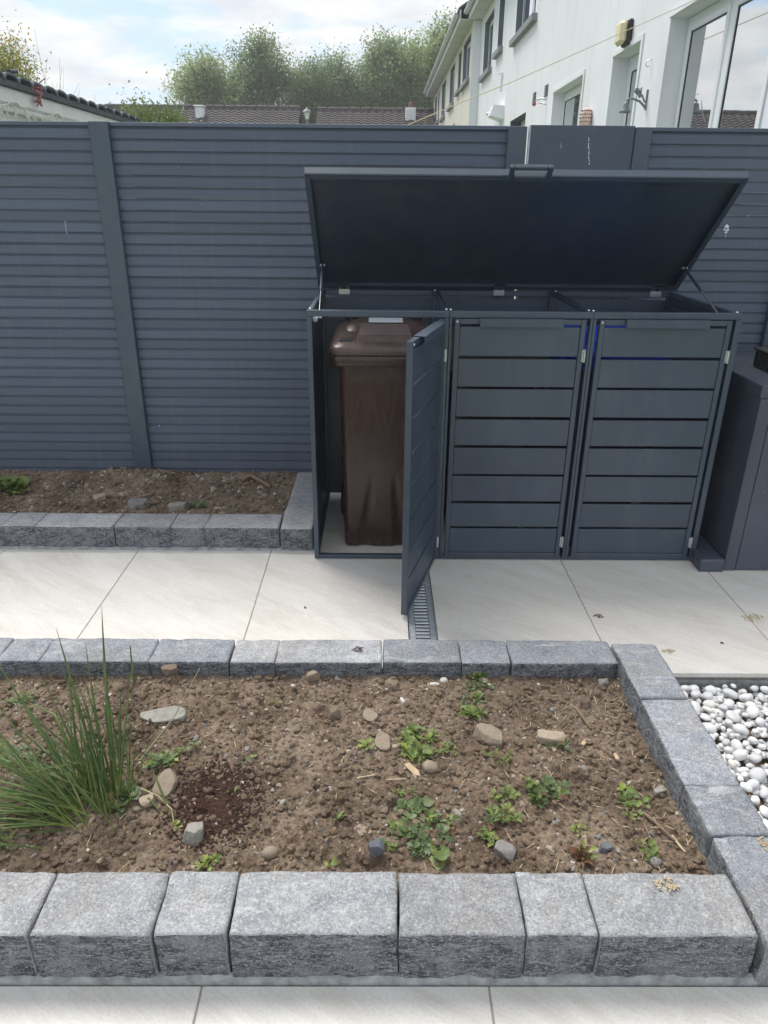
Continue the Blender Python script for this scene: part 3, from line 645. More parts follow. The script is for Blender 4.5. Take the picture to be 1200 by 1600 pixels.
# doors
SLZ = [(1.005, 1.131), (.868, .9915), (.730, .8565), (.5935, .7155), (.4515, .580), (.3145, .4405), (.181, .301), (.0425, .1695)]
def door(W, xf, flip_hinge=True):
    d = MB(); fw, th = .0225, .026; H0, H1 = .018, 1.164
    T = lambda: xf
    d.box(0, fw, 0, th, H0, H1, .0018, 0, xf); d.box(W - fw, W, 0, th, H0, H1, .0018, 0, xf)
    d.box(fw + .0003, W - fw - .0003, .0004, th, H1 - fw, H1 - .0004, .0018, 0, xf); d.box(fw + .0003, W - fw - .0003, .0004, th, H0 + .0004, H0 + fw, .0018, 0, xf)
    o = d.build('door', P_, ST)
    for (a, b) in SLZ:
        s = MB(); s.box(fw + .001, W - fw - .001, .0050, .0185, a, b, .0012, 0, xf); s.build('slat', P_, o)
    h = MB(); a, b = W * .5 - .178, W * .5 + .182
    h.ext([(-.020, H1 - .030), (-.0175, H1 - .031), (-.0172, H1 + .0005), (.024, H1 + .0015), (.024, H1 + .004), (-.020, H1 + .003)], a, b, 0, xf @ Matrix(((0, 0, 1, 0), (1, 0, 0, 0), (0, 1, 0, 0), (0, 0, 0, 1))))
    h.build('handle', P_, o)
    for z in (.105, 1.01):
        q = MB(); q.tube([(W + .0055, -.004, z - .028), (W + .0055, -.004, z + .028)], .0058, 10, 0, True, xf); q.tube([(W + .0055, -.004, z - .009), (W + .0055, -.004, z + .010)], .0066, 10, 0, True, xf)
        q.box(W - .006, W + .004, -.0030, -.0005, z - .026, z + .026, .0008, 0, xf); q.build('hinge', 'steel', o)
    q = MB(); q.lathe([(0, .004), (.004, .0035), (.0055, 0)], 10, (0, 0, 0), 0, xf @ Matrix.Translation((.010, -.0002, H1 - .012)) @ Matrix.Rotation(math.pi / 2, 4, 'X')); q.build('rivet', 'steel', o)
    return o
def Tm(x, y, rz=0.): return Matrix.Translation((x, y, 0)) @ Matrix.Rotation(rz, 4, 'Z')
door(.5685, Tm(.3245, YF - .003)); door(.5735, Tm(.9515, YF - .003))
# open door: hinged at its right post and swung towards the viewer
W1 = .560; ang = math.radians(73.2); hx, hy = .2845, YF - .014
o1 = door(W1, Matrix.Translation((hx, hy, 0)) @ Matrix.Rotation(ang, 4, 'Z') @ Matrix.Translation((-W1 - .004, 0, 0)))
o1['label'] = 'open left door'
# lid
LT = math.radians(42.0); LW0, LW1, LL = -.325, 1.578, .791
LX = Matrix.Translation((0, 3.985, 1.226)) @ Matrix.Rotation(-LT, 4, 'X')
m = MB(); m.box(LW0, LW1, -LL, 0, -.0015, .0015, 0, 0, LX)
m.box(LW0, LW0 + .002, -LL, 0, -.034, -.0016, 0, 0, LX); m.box(LW1 - .002, LW1, -LL, 0, -.034, -.0016, 0, 0, LX)
m.box(LW0 + .0021, LW1 - .0021, -.002, 0, -.034, -.0016, 0, 0, LX)
lid = m.build('lid', P_, ST)
m = MB(); m.box(LW0 - .0004, LW1 + .0004, -LL - .0012, -LL + .012, -.036, .0022, .004, 0, LX)
m.box(LW0 - .0004, LW0 + .024, -LL + .0125, -.004, -.038, -.0345, .001, 0, LX); m.box(LW1 - .024, LW1 + .0004, -LL + .0125, -.004, -.038, -.0345, .001, 0, LX)
m.box(LW0 + .0245, LW1 - .0245, -LL + .0125, -LL + .030, -.0375, -.0348, .001, 0, LX); m.box(LW0 + .0245, LW1 - .0245, -.028, -.004, -.0375, -.0348, .001, 0, LX)
m.build('lid_rim', P_, lid)
m = MB(); hx0, hx1 = .542, .724
m.box(hx0, hx0 + .022, -LL - .070, -LL + .01, -.058, -.0365, .004, 0, LX); m.box(hx1 - .022, hx1, -LL - .070, -LL + .01, -.058, -.0365, .004, 0, LX)
m.box(hx0 + .0223, hx1 - .0223, -LL - .070, -LL - .050, -.058, -.0368, .004, 0, LX); m.box(hx0 + .0223, hx1 - .0223, -LL - .022, -LL + .01, -.060, -.0368, .004, 0, LX)
m.build('lid_handle', P_, lid)
for x in (-.189, .634, 1.472):
    q = MB(); q.box(x - .031, x + .031, -.062, -.036, -.0405, -.0382, .0006, 1, LX)
    for sx in (-.019, .019): q.tube([(x + sx - .012, 3.975, 1.205), (x + sx + .012, 3.975, 1.205)], .0075, 10); q.box(x + sx - .010, x + sx + .010, -.036, .0, -.0395, -.037, .0006, 0, LX)
    q.box(x - .029, x + .029, 3.964, 3.968, 1.168, 1.196, .0006); q.build('lid_hinge', ['steel', P_], lid)
def strut(a, b):
    a, b = Vector(a), Vector(b); d = b - a; s = MB()
    s.tube([a, a + d * .52], .0075, 10); s.tube([a + d * .52, b], .0036, 8, 1)
    s.tube([a - Vector((.012, 0, 0)), a + Vector((.012, 0, 0))], .007, 8, 1); s.tube([b - Vector((.012, 0, 0)), b + Vector((.012, 0, 0))], .006, 8, 1); s.build('gas_strut', [P_, 'steel'], ST)
strut(LX @ Vector((-.290, -.190, -.036)), (-.272, 3.30, 1.146)); strut(LX @ Vector((1.545, -.190, -.036)), (1.522, 3.30, 1.17))

# ------------------------------------------------------------------ wheelie bins
def rrect(hw, hd, r, n=6):
    p = []
    for (cx, cy, a0) in ((hw - r, hd - r, 0), (-hw + r, hd - r, 90), (-hw + r, -hd + r, 180), (hw - r, -hd + r, 270)):
        for k in range(n + 1):
            a = math.radians(a0 + 90 * k / n); p.append((cx + r * math.cos(a), cy + r * math.sin(a)))
    return p
def loft(mb, rings, mi=0, cap0=True, cap1=True, smooth=True):
    n = len(rings[0]); V = [p for r in rings for p in r]; F = [(i * n + k, i * n + (k + 1) % n, (i + 1) * n + (k + 1) % n, (i + 1) * n + k) for i in range(len(rings) - 1) for k in range(n)]
    mb.add(V, F, mi, smooth)
    if cap0: mb.add(rings[0], [tuple(reversed(range(n)))], mi)
    if cap1: mb.add(rings[-1], [tuple(range(n))], mi)
def wheelie(label, cx, yf, bodymat, lidmat, hw=.207, hd=.245, lhw=.25, zr=.957, detail=True):
    cy = yf + hd + .03; t = thing('wheelie_bin', label, 'wheelie bin', (cx, cy, 0))
    m = MB()
    # body: tapered tub with a fluted front
    rings = []; NZ = 44
    for i in range(NZ + 1):
        z = .010 + (zr - .02 - .010) * i / NZ; f = i / NZ
        a, b = hw * (.945 + .055 * f), hd * (.88 + .12 * f)
        r = []
        base_pts = []
        nf = 44
        rc = .035
        for k in range(nf + 1): base_pts.append((-(a - rc) + 2 * (a - rc) * k / nf, -b, 'f'))
        for k in range(1, 6): q = math.radians(-90 + 90 * k / 6); base_pts.append((a - rc + rc * math.cos(q), -b + rc + rc * math.sin(q), ''))
        for k in range(8): base_pts.append((a, -b + rc + (2 * b - 2 * rc) * k / 7, ''))
        for k in range(1, 6): q = math.radians(90 * k / 6); base_pts.append((a - rc + rc * math.cos(q), b - rc + rc * math.sin(q), ''))
        for k in range(8): base_pts.append((a - rc - 2 * (a - rc) * k / 7, b, ''))
        for k in range(1, 6): q = math.radians(90 + 90 * k / 6); base_pts.append((-a + rc + rc * math.cos(q), b - rc + rc * math.sin(q), ''))
        for k in range(8): base_pts.append((-a, b - rc - (2 * b - 2 * rc) * k / 7, ''))
        for k in range(1, 6): q = math.radians(180 + 90 * k / 6); base_pts.append((-a + rc + rc * math.cos(q), -b + rc + rc * math.sin(q), ''))
        for (x, y, w) in base_pts:
            if w and detail:
                g_ = max(0., min(1., (.40 - z) / .34))             # two flutes that widen downwards
                for s_ in (-1, 1):
                    xc = s_ * (.052 + .038 * g_); wd = .012 + .030 * g_
                    u = abs(x - xc) / wd
                    if u < 1 and g_ > 0: y += .013 * min(1, g_ * 1.5) * (1 - u * u)
                if z > zr - .125: y -= .004 * min(1, (z - zr + .125) / .01)
            r.append((cx + x, cy + y + .028 * (1 - f), z))
        rings.append(r)
    loft(m, rings); 
    if detail:
        for k in range(12): m.box(cx - .165 + k * .0145, cx - .162 + k * .0145, cy - hd - .016, cy - hd + .004, zr - .045 - .012 * (k % 3), zr - .012)
        m.box(cx + hw - .006, cx + hw + .006, cy - hd * .6, cy + hd * .6, zr - .12, zr - .01); m.box(cx - hw - .006, cx - hw + .006, cy - hd * .6, cy + hd * .6, zr - .12, zr - .01)
    m.build('body', bodymat, t)
    # rim and lid
    ly = .262
    m = MB(); o_ = lambda w, d, z, dy=0, rad=.05: [(cx + x, cy + y + dy, z) for x, y in rrect(w, d, rad)]
    loft(m, [o_(lhw - .012, ly - .010, zr - .020), o_(lhw - .002, ly, zr - .018), o_(lhw, ly, zr + .028), o_(lhw - .004, ly - .004, zr + .031), o_(lhw - .03, ly - .03, zr + .031)])
    m.build('rim', bodymat if detail else lidmat, t)
    m = MB()
    tp = lambda pts, s_: [(x, y, z + s_ * ((y - cy + ly) / (2 * ly))) for x, y, z in pts]      # the lid rises to the back
    loft(m, [o_(lhw - .004, ly - .004, zr + .0325), tp(o_(lhw + .003, ly + .003, zr + .034), .0), tp(o_(lhw + .003, ly + .003, zr + .060), .012), tp(o_(lhw - .012, ly - .010, zr + .070), .025), tp(o_(lhw - .040, ly - .036, zr + .082), .03), tp(o_(lhw - .056, ly - .05, zr + .084), .03)])
    lidp = m.build('lid', lidmat, t)
    m = MB()
    def ring(w, d, dy, z, s_, rad=.012): return [(cx + x * (1 - .10 * (y + d) / (2 * d)), cy + y + dy, z + s_ * ((y + d) / (2 * d))) for x, y in rrect(w, d, rad, 2)]
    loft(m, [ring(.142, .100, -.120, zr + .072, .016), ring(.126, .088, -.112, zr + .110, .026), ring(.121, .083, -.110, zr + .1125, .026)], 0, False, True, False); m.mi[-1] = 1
    m.build('lid_dome', [lidmat, 'brown_lid_sheen' if detail else lidmat], lidp)  # dome's top face is a paler brown: sky sheen painted into its colour
    if detail:
        m = MB(); m.box(cx - lhw * .82, cx - lhw * .585, cy - ly + .050, cy - ly + .110, zr + .080, zr + .094, .003); m.box(cx + lhw * .585, cx + lhw * .82, cy - ly + .050, cy - ly + .110, zr + .080, zr + .094, .003); m.build('lid_grip', 'dark_plastic', lidp)
        m = MB(); SX = Matrix.Translation((cx + .006, cy + .052, zr + .1405)) @ Matrix.Rotation(math.radians(4), 4, 'X'); m.box(-.082, .082, -.045, .045, 0, .004, .001, 0, SX); m.build('sticker', 'paper_sticker', lidp)
        m = MB(); 
        hp = [(-.195, .0), (-.180, .020), (-.115, .039), (0, .043), (.115, .039), (.180, .020), (.195, .0)]
        V = [(cx + x * (1 if j in (1, 2) else .92), cy + yy, zr + .086 + .012 * (yy > 0) + z * (1 if j in (1, 2) else 0.05)) for j, yy in enumerate((-.022, .022, .170, .225)) for x, z in hp]
        m.add(V, [(j * 7 + i, j * 7 + i + 1, j * 7 + i + 8, j * 7 + i + 7) for j in range(3) for i in range(6)], 0, True); m.build('lid_hump', lidmat, lidp)
    m = MB(); m.tube([(cx - .195, cy + .315, zr + .118), (cx + .195, cy + .315, zr + .118)], .014, 10)
    for s_ in (-.17, 0, .17): m.box(cx + s_ - .012, cx + s_ + .012, cy + .232, cy + .318, zr + .066, zr + .114, .003)
    m.build('handle_bar', bodymat, t)
    for s_ in (-1, 1):
        w = MB(); w.lathe([(0, .018), (.035, .020), (.085, .018), (.098, .010), (.098, -.010), (.085, -.018), (0, -.018)], 24, (0, 0, 0), 0, Matrix.Translation((cx + s_ * (hw + .005), cy + .225, .1)) @ Matrix.Rotation(math.pi / 2, 4, 'Y')); w.build('wheel', 'black_plastic', t)
    w = MB(); w.tube([(cx - hw, cy + .225, .1), (cx + hw, cy + .225, .1)], .011, 8); w.build('axle', 'steel', t)
    return t
wheelie('brown wheelie bin with a paper sticker on its lid, in the open left bay', .0235, 3.212, 'brown_plastic', 'brown_lid')
wheelie('dark bin hidden behind the slats of the middle door of the store', .545, 3.23, 'dark_plastic', 'olive_plastic', .185, .245, .225, .930, False)
wheelie('blue lidded bin glimpsed through the gaps of the right hand door', 1.085, 3.212, 'navy_plastic', 'blue_plastic', .19, .245, .235, .946, False)

# ------------------------------------------------------------------ cabinet on the right with the things by it
cb = thing('metal_cabinet', 'slate blue metal cabinet standing right of the bin store', 'cabinet', (2.1, 3.5, 0))
m = MB(); m.box(1.668, 2.55, 3.068, 3.97, .004, .848, .002); m.build('body', 'cabinet_paint', cb)
m = MB(); m.box(1.662, 2.556, 3.058, 3.985, .849, .905, .003); m.build('top', 'cabinet_paint', cb)
m = MB(); m.box(1.667, 1.722, 3.0595, 3.0672, .003, .847, .001); m.build('corner_strip', 'cabinet_paint', cb)
m = MB(); m.box(1.726, 2.12, 3.0605, 3.0672, .006, .845, .0012); m.build('door', 'cabinet_paint', cb)
m = MB(); m.box(2.125, 2.545, 3.0605, 3.0672, .006, .845, .0012); m.build('door', 'cabinet_paint', cb)
m = splash([(1.93 + R0.uniform(-.16, .12), R0.uniform(.03, .8), R0.uniform(.0008, .0022)) for k in range(16)], 3.0598); m.build('paint_splash', 'paint_white', cb)
m = MB(); m.lathe([(0, .004), (.005, .0035), (.0075, 0)], 12, (0, 0, 0), 0, Matrix.Translation((1.700, 3.058, .878)) @ Matrix.Rotation(math.pi / 2, 4, 'X')); m.build('rivet', 'steel', cb)
m = MB(); m.box(1.545, 1.660, 3.045, 3.56, 0, .062, .004); m.box(1.548, 1.657, 3.049, 3.556, .0622, .066, .001)
single(m, 'step_block', 'cabinet_paint', 'low dark metal block on the tiles between bin store and cabinet', 'plinth')
ct = thing('storage_crate', 'black ribbed plastic crate on top of the right hand cabinet', 'crate', (1.96, 3.34, .905))
m = MB(); m.box(1.812, 2.09, 3.195, 3.475, .906, .985, .008); m.build('body', 'black_plastic', ct)
m = MB()
for k in range(9): m.box(1.806, 1.813, 3.205 + k * .030, 3.217 + k * .030, .910, .980, .001)
for k in range(9): m.box(1.822 + k * .030, 1.834 + k * .030, 3.188, 3.196, .910, .980, .001)
m.build('rib', 'black_plastic', ct)
m = MB(); m.box(1.805, 2.097, 3.187, 3.482, .9852, .997, .003); m.build('rim', 'black_plastic', ct)

# ------------------------------------------------------------------ terrace houses on the right
def house_wall(name, parent, X0, y0, y1, z0, z1, ops, mats, back=.30):
    m = MB(); ys = sorted({y0, y1, *[o[0] for o in ops], *[o[1] for o in ops]}); zs = sorted({z0, z1, *[o[2] for o in ops], *[o[3] for o in ops]})
    inside = lambda y, z: any(o[0] < y < o[1] and o[2] < z < o[3] for o in ops)
    for a in range(len(ys) - 1):
        for b in range(len(zs) - 1):
            if not inside((ys[a] + ys[a + 1]) / 2, (zs[b] + zs[b + 1]) / 2):
                m.add([(X0, ys[a], zs[b]), (X0, ys[a], zs[b + 1]), (X0, ys[a + 1], zs[b + 1]), (X0, ys[a + 1], zs[b])], [(0, 1, 2, 3)])
    for (a, b, c, d, k) in ops:
        X1 = X0 + back
        m.add([(X0, b, c), (X0, b, d), (X1, b, d), (X1, b, c)], [(0, 1, 2, 3)], k); m.add([(X0, a, c), (X1, a, c), (X1, a, d), (X0, a, d)], [(0, 1, 2, 3)], k)
        m.add([(X0, a, d), (X1, a, d), (X1, b, d), (X0, b, d)], [(0, 1, 2, 3)], k); m.add([(X0, a, c), (X0, b, c), (X1, b, c), (X1, a, c)], [(0, 1, 2, 3)], k)
    X2 = X0 + 7.5
    m.add([(X0, y0, z0), (X2, y0, z0), (X2, y0, z1), (X0, y0, z1)], [(0, 1, 2, 3)]); m.add([(X0, y1, z0), (X0, y1, z1), (X2, y1, z1), (X2, y1, z0)], [(0, 1, 2, 3)])
    m.add([(X2, y0, z0), (X2, y1, z0), (X2, y1, z1), (X2, y0, z1)], [(0, 1, 2, 3)])
    return m.build(name, mats, parent)
def window(par, X0, y0, y1, z0, z1, dep, lights, fw=.06, door=False, name='window', curtain=True):
    """lights: fractions along y where mullions stand; frame sits dep behind the wall face"""
    m = MB(); x0, x1 = X0 + dep, X0 + dep + .065; y0 += .002; y1 -= .002; z0 += .002; z1 -= .002
    m.box(x0, x1, y0, y0 + fw, z0, z1, .004); m.box(x0, x1, y1 - fw, y1, z0, z1, .004)
    m.box(x0, x1, y0 + fw, y1 - fw, z1 - fw, z1, .004); m.box(x0, x1, y0 + fw, y1 - fw, z0, z0 + fw, .004)
    cuts = [y0 + fw] + [y0 + (y1 - y0) * f for f in lights] + [y1 - fw]
    for f in lights:
        yc = y0 + (y1 - y0) * f; m.box(x0 - .002, x1 - .002, yc - .035, yc + .035, z0 + fw, z1 - fw, .004)
    w = m.build(name, 'upvc', par)
    for k in range(len(cuts) - 1):
        a, b = cuts[k] + (.036 if k else 0), cuts[k + 1] - (.036 if k < len(cuts) - 2 else 0); c, d = z0 + fw, z1 - fw
        s = .05; q = MB()
        for bb in ((a, a + s, c, d), (b - s, b, c, d), (a + s, b - s, c, c + s), (a + s, b - s, d - s, d)): q.box(x0 - .012, x0 + .03, *bb, .006)
        q.build('sash', 'upvc', w)
        gk = MB(); t = .010
        for bb in ((a + s, a + s + t, c + s, d - s), (b - s - t, b - s, c + s, d - s), (a + s + t, b - s - t, c + s, c + s + t), (a + s + t, b - s - t, d - s - t, d - s)): gk.box(x0 - .004, x0 + .006, *bb)
        gk.build('gasket', 'gasket', w)
        p = MB(); p.box(x0 + .002, x0 + .008, a + s + t, b - s - t, c + s + t, d - s - t); p.build('pane', 'window_glass', w)
        if curtain and k == len(cuts) - 2:
            cu = MB(); n = 14; V = []
            for i in range(n + 1): V += [(x0 + .12 + .02 * (i % 2), b - s - .3 * (b - a) * i / n, c), (x0 + .12 + .02 * (i % 2), b - s - .3 * (b - a) * i / n, d)]
            cu.add(V, [(2 * i, 2 * i + 1, 2 * i + 3, 2 * i + 2) for i in range(n)]); cu.build('curtain', 'curtain', w)
    return w
def eave(par, X0, y0, y1, zs, over=.30):
    m = MB(); m.box(X0 - over, X0 + .05, y0, y1, zs, zs + .018); sf = m.build('soffit', 'soffit_white', par)
    m = MB(); y = y0
    while y < y1 - .3: m.box(X0 - over + .01, X0, y, y + .012, zs - .003, zs - .0005); y += .9
    m.build('soffit_joint', 'sill_grey', sf)
    m = MB(); m.box(X0 - over - .022, X0 - over - .001, y0, y1, zs - .02, zs + .20, .002); m.build('fascia', 'fascia_white', par)
    m = MB(); cx, cz, r = X0 - over - .085, zs + .16, .062
    prof = [(cx + r * math.cos(t), cz + r * math.sin(t)) for t in [math.pi + math.pi * k / 10 for k in range(11)]]
    prof2 = [(cx + (r - .006) * math.cos(t), cz + (r - .006) * math.sin(t)) for t in [math.pi + math.pi * k / 10 for k in range(11)]]
    pl = prof + prof2[::-1]; n = len(pl); V = [(x, y0, z) for x, z in pl] + [(x, y1, z) for x, z in pl]
    m.add(V, [(i, (i + 1) % n, (i + 1) % n + n, i + n) for i in range(n)], 0, False); gt = m.build('gutter', 'gutter_white', par)
    m = MB(); y = y0 + 1.2
    while y < y1: m.box(cx - r - .006, X0 - over - .02, y, y + .05, cz - r - .008, cz + .004, .004); y += 2.4
    m.build('gutter_bracket', 'gutter_white', gt)
    m = MB(); a = math.radians(32); xr = X0 + 3.75; zr = zs + .18 + (xr - X0 + over + .06) * math.tan(a)
    m.add([(X0 - over - .06, y0, zs + .205), (X0 - over - .06, y1, zs + .205), (xr, y1, zr), (xr, y0, zr), (2 * xr - X0 + over, y0, zs + .205), (2 * xr - X0 + over, y1, zs + .205),
           (X0 - over - .06, y0, zs + .25), (X0 - over - .06, y1, zs + .25), (xr, y1, zr + .05), (xr, y0, zr + .05), (2 * xr - X0 + over, y0, zs + .25), (2 * xr - X0 + over, y1, zs + .25)],
          [(0, 3, 2, 1), (3, 4, 5, 2), (6, 7, 8, 9), (9, 8, 11, 10), (0, 1, 7, 6), (4, 10, 11, 5), (0, 6, 9, 3), (3, 9, 10, 4), (1, 2, 8, 7), (2, 5, 11, 8)]); m.build('roof', 'roof_dark', par)
H1 = thing('terrace_house', 'white rendered house right behind the fence with a large reflecting window', 'house', (6., 12.3, 0))
X0 = 2.4
ops1 = [(13.25, 15.2, 4.30, 5.38, 1), (16.72, 17.42, 4.45, 5.38, 1), (18.2, 19.66, 4.32, 5.40, 1), (5.18, 7.07, 1.45, 3.035, 0), (7.77, 8.66, .9, 3.00, 0), (9.83, 11.46, 1.85, 3.015, 0), (13.5, 15.06, .9, 2.99, 1)]
house_wall('wall', H1, X0, 4.32, 20.38, -.05, 5.6, ops1, ['white_render', 'reveal_slate'])
window(H1, X0, *ops1[3][:4], .15, [.54]); window(H1, X0, *ops1[4][:4], .17, [], .09, name='door'); window(H1, X0, *ops1[5][:4], .15, [.36])
window(H1, X0, *ops1[0][:4], .11, [.45]); window(H1, X0, *ops1[1][:4], .11, []); window(H1, X0, *ops1[2][:4], .11, [.5]); window(H1, X0, *ops1[6][:4], .20, [.5], name='door')
for (a, b, c, d, k) in ops1[:3]:
    m = MB(); m.box(X0 - .085, X0 + .19, a - .10, b + .10, c - .105, c - .002, .006); m.build('sill', 'sill_grey', H1)
for (a, b, c, d, k) in ops1[3:6]:                                # raised render band round the openings
    m = MB(); m.box(X0 - .012, X0 - .001, a - .055, a - .001, c, d + .05, .002); m.box(X0 - .012, X0 - .001, a, b + .02, d + .002, d + .05, .002); m.build('render_band', 'white_render', H1)
eave(H1, X0, 4.1, 20.36, 5.6)
for (yc, zc) in ((12.84, 3.12), (11.96, 3.11)):
    m = MB()
    for k in range(6): m.box(X0 - .014, X0 - .001, yc - .11, yc + .11, zc - .075 + k * .026, zc - .062 + k * .026, .002)
    m.build('air_vent', 'vent_dark', H1)
m = MB(); m.tube([(X0 - .03, 16.35, 3.62), (X0 - .03, 16.35, 3.95), (X0 - .03, 16.7, 3.98)], .018, 8); m.build('overflow_pipe', 'gutter_white', H1)
H2 = thing('terrace_house', 'cream rendered house at the far end of the terrace past the white one', 'house', (5.9, 27.3, 0))
X2 = 2.2
ops2 = [(20.75, 22.45, 4.46, 5.42, 1), (22.95, 23.75, 4.5, 5.42, 1), (24.85, 26.4, 4.38, 5.42, 1), (28.1, 29.7, 4.36, 5.42, 1), (30.95, 31.55, 4.45, 5.42, 1), (32.3, 33.3, 4.4, 5.42, 1)]
house_wall('wall', H2, X2, 20.40, 34.2, -.05, 5.6, ops2, ['cream_render', 'reveal_slate'])
m = MB(); m.box(X2 - .004, X0 - .003, 20.372, 20.397, 0, 5.595, .001); m.build('end_strip', 'white_render', H2)
for i, (a, b, c, d, k) in enumerate(ops2):
    window(H2, X2, a, b, c, d, .10, [.5] if b - a > 1 else [])
    m = MB(); m.box(X2 - .085, X2 + .17, a - .10, b + .10, c - .105, c - .002, .006); m.build('sill', 'sill_grey', H2)
eave(H2, X2, 20.38, 34.3, 5.6)
m = MB(); m.box(X2 - .015, X2 - .001, 24.1, 25.3, 3.72, 3.75); m.build('air_vent', 'sill_grey', H2)
# things fixed to the white house
wl = thing('bulkhead_lamp', 'cream bulkhead lamp on a black back plate above the white door', 'wall lamp', (X0, 8.15, 3.03))
m = MB(); m.box(X0 - .045, X0 - .001, 8.09, 8.30, 3.025, 3.235, .012); m.build('back_plate', 'black_plastic', wl)
m = MB(); m.box(X0 - .115, X0 - .0455, 8.095, 8.295, 3.03, 3.23, .03); m.build('lamp_cover', 'lamp_cream', wl)
bl = thing('door_bell', 'small grey bell hanging from an ornate wall bracket beside the white door', 'bell', (X0, 7.4, 2.4))
m = MB(); m.tube([(X0 - .004, 7.40, 2.40), (X0 - .004, 7.40, 2.56)], .012, 8)
m.tube([(X0 - .01, 7.40, 2.42), (X0 - .06, 7.42, 2.47), (X0 - .13, 7.45, 2.50), (X0 - .17, 7.46, 2.48)], .010, 8)
m.tube([(X0 - .02, 7.40, 2.46), (X0 - .05, 7.41, 2.52), (X0 - .09, 7.42, 2.53)], .008, 8); m.build('bracket', 'iron_grey', bl)
m = MB(); m.add([(X0 - .055, 7.415, 2.50), (X0 - .05, 7.42, 2.585), (X0 - .09, 7.43, 2.565), (X0 - .10, 7.435, 2.53), (X0 - .07, 7.40, 2.545), (X0 - .12, 7.44, 2.55)], [(0, 1, 2), (0, 2, 3), (0, 4, 1), (2, 5, 3), (1, 4, 2)]); m.tube([(X0 - .06, 7.415, 2.50), (X0 - .08, 7.425, 2.54), (X0 - .10, 7.43, 2.575)], .014, 8); m.build('bird_ornament', 'iron_grey', bl)
m = MB(); m.lathe([(0, .085), (.014, .083), (.024, .07), (.030, .045), (.038, .018), (.056, 0), (.050, -.002), (.02, .03)], 18, (X0 - .17, 7.46, 2.385)); m.build('bell', 'iron_grey', bl)
wk = thing('wall_planter', 'round pierced terracotta lantern on the white wall below the lamp', 'lantern', (X0, 9.28, 2.42))
m = MB(); m.lathe([(0, 0), (.035, .006), (.060, .035), (.070, .085), (.070, .13), (.058, .18), (.03, .21), (0, .218)], 20, (X0 - .065, 9.28, 2.40)); m.build('shell', 'terracotta', wk)
m = MB()
for i in range(5):
    for k in range(14):
        a = 2 * math.pi * (k + .5 * (i % 2)) / 14; z = .035 + i * .036; r = .0715 - .0014 * (i - 2.2) ** 2 * 2.4
        c = (X0 - .065 + r * math.cos(a), 9.28 + r * math.sin(a), 2.40 + z); m.lathe([(0, .002), (.008, .001), (.009, -.004)], 6, (0, 0, 0), 0, Matrix.Translation(c) @ Matrix.Rotation(a, 4, 'Z') @ Matrix.Rotation(math.pi / 2, 4, 'Y'))
m.build('hole', 'dark_void', wk)
fl = thing('flood_light', 'white outdoor light unit on the white wall low beside the cream house', 'light fitting', (X0, 16.4, 3.05))
m = MB(); m.add([(X0 - .001, 15.9, 3.10), (X0 - .001, 16.5, 3.10), (X0 - .001, 16.5, 3.34), (X0 - .001, 15.9, 3.34), (X0 - .26, 16.0, 3.18), (X0 - .26, 16.4, 3.18), (X0 - .20, 16.4, 3.36), (X0 - .20, 16.0, 3.36)], [(0, 4, 5, 1), (4, 7, 6, 5), (3, 2, 6, 7), (0, 3, 7, 4), (1, 5, 6, 2)]); m.build('housing', 'upvc', fl)
m = MB(); m.tube([(X0 - .14, 16.4, 3.27), (X0 - .14, 17.3, 3.33)], .035, 8); m.build('arm', 'upvc', fl)
m = MB(); m.tube([(X0 - .002, 7.42, 2.80), (X0 - .035, 7.42, 2.785), (X0 - .05, 7.42, 2.76), (X0 - .035, 7.42, 2.738), (X0 - .012, 7.42, 2.745)], .0045, 6); single(m, 'wall_hook', 'steel', 'little metal hook on the white wall between door and large window', 'hook')
m = MB(); m.tube([(X0 - .002, 11.9, 2.99), (X0 - .08, 11.95, 3.01), (X0 - .12, 12.0, 2.99)], .012, 6); m.tube([(X0 - .002, 11.9, 2.93), (X0 - .10, 12.0, 2.96)], .009, 6)
hb = single(m, 'line_bracket', 'steel', 'wall bracket with red pulley beside the air vents of the white house', 'bracket')
m = MB(); m.lathe([(0, -.014), (.028, -.012), (.032, 0), (.028, .012), (0, .014)], 16, (0, 0, 0), 0, Matrix.Translation((X0 - .13, 12.15, 2.96)) @ Matrix.Rotation(math.pi / 2, 4, 'X')); m.build('pulley', 'red_cloth', hb)
def rope(pts, r, n=10):
    out = []
    for a, b in zip(pts[:-1], pts[1:]):
        for k in range(n): out.append(Vector(a).lerp(Vector(b), k / n))
    return out + [Vector(pts[-1])]
m = MB(); P = rope([(2.39, 4.5, 2.83), (2.2, 6.038, 2.937), (1.9, 12.025, 3.221), (1.7, 15.415, 3.404), (1.1, 25.443, 3.897), (.9, 29.5, 4.12)], 0)
m.tube(P, [.0017 + .0006 * (p.y - 4.5) for p in P], 6); single(m, 'washing_line', 'yellow_rope', 'thin yellow washing line strung past the white terrace house', 'washing line', (1.6, 12, 3.2))
m = MB(); m.tube([(.9, 29.5, -.1), (.9, 29.5, 4.16)], .04, 8); single(m, 'line_pole', 'zinc', 'pole holding the far end of the yellow washing line', 'pole')

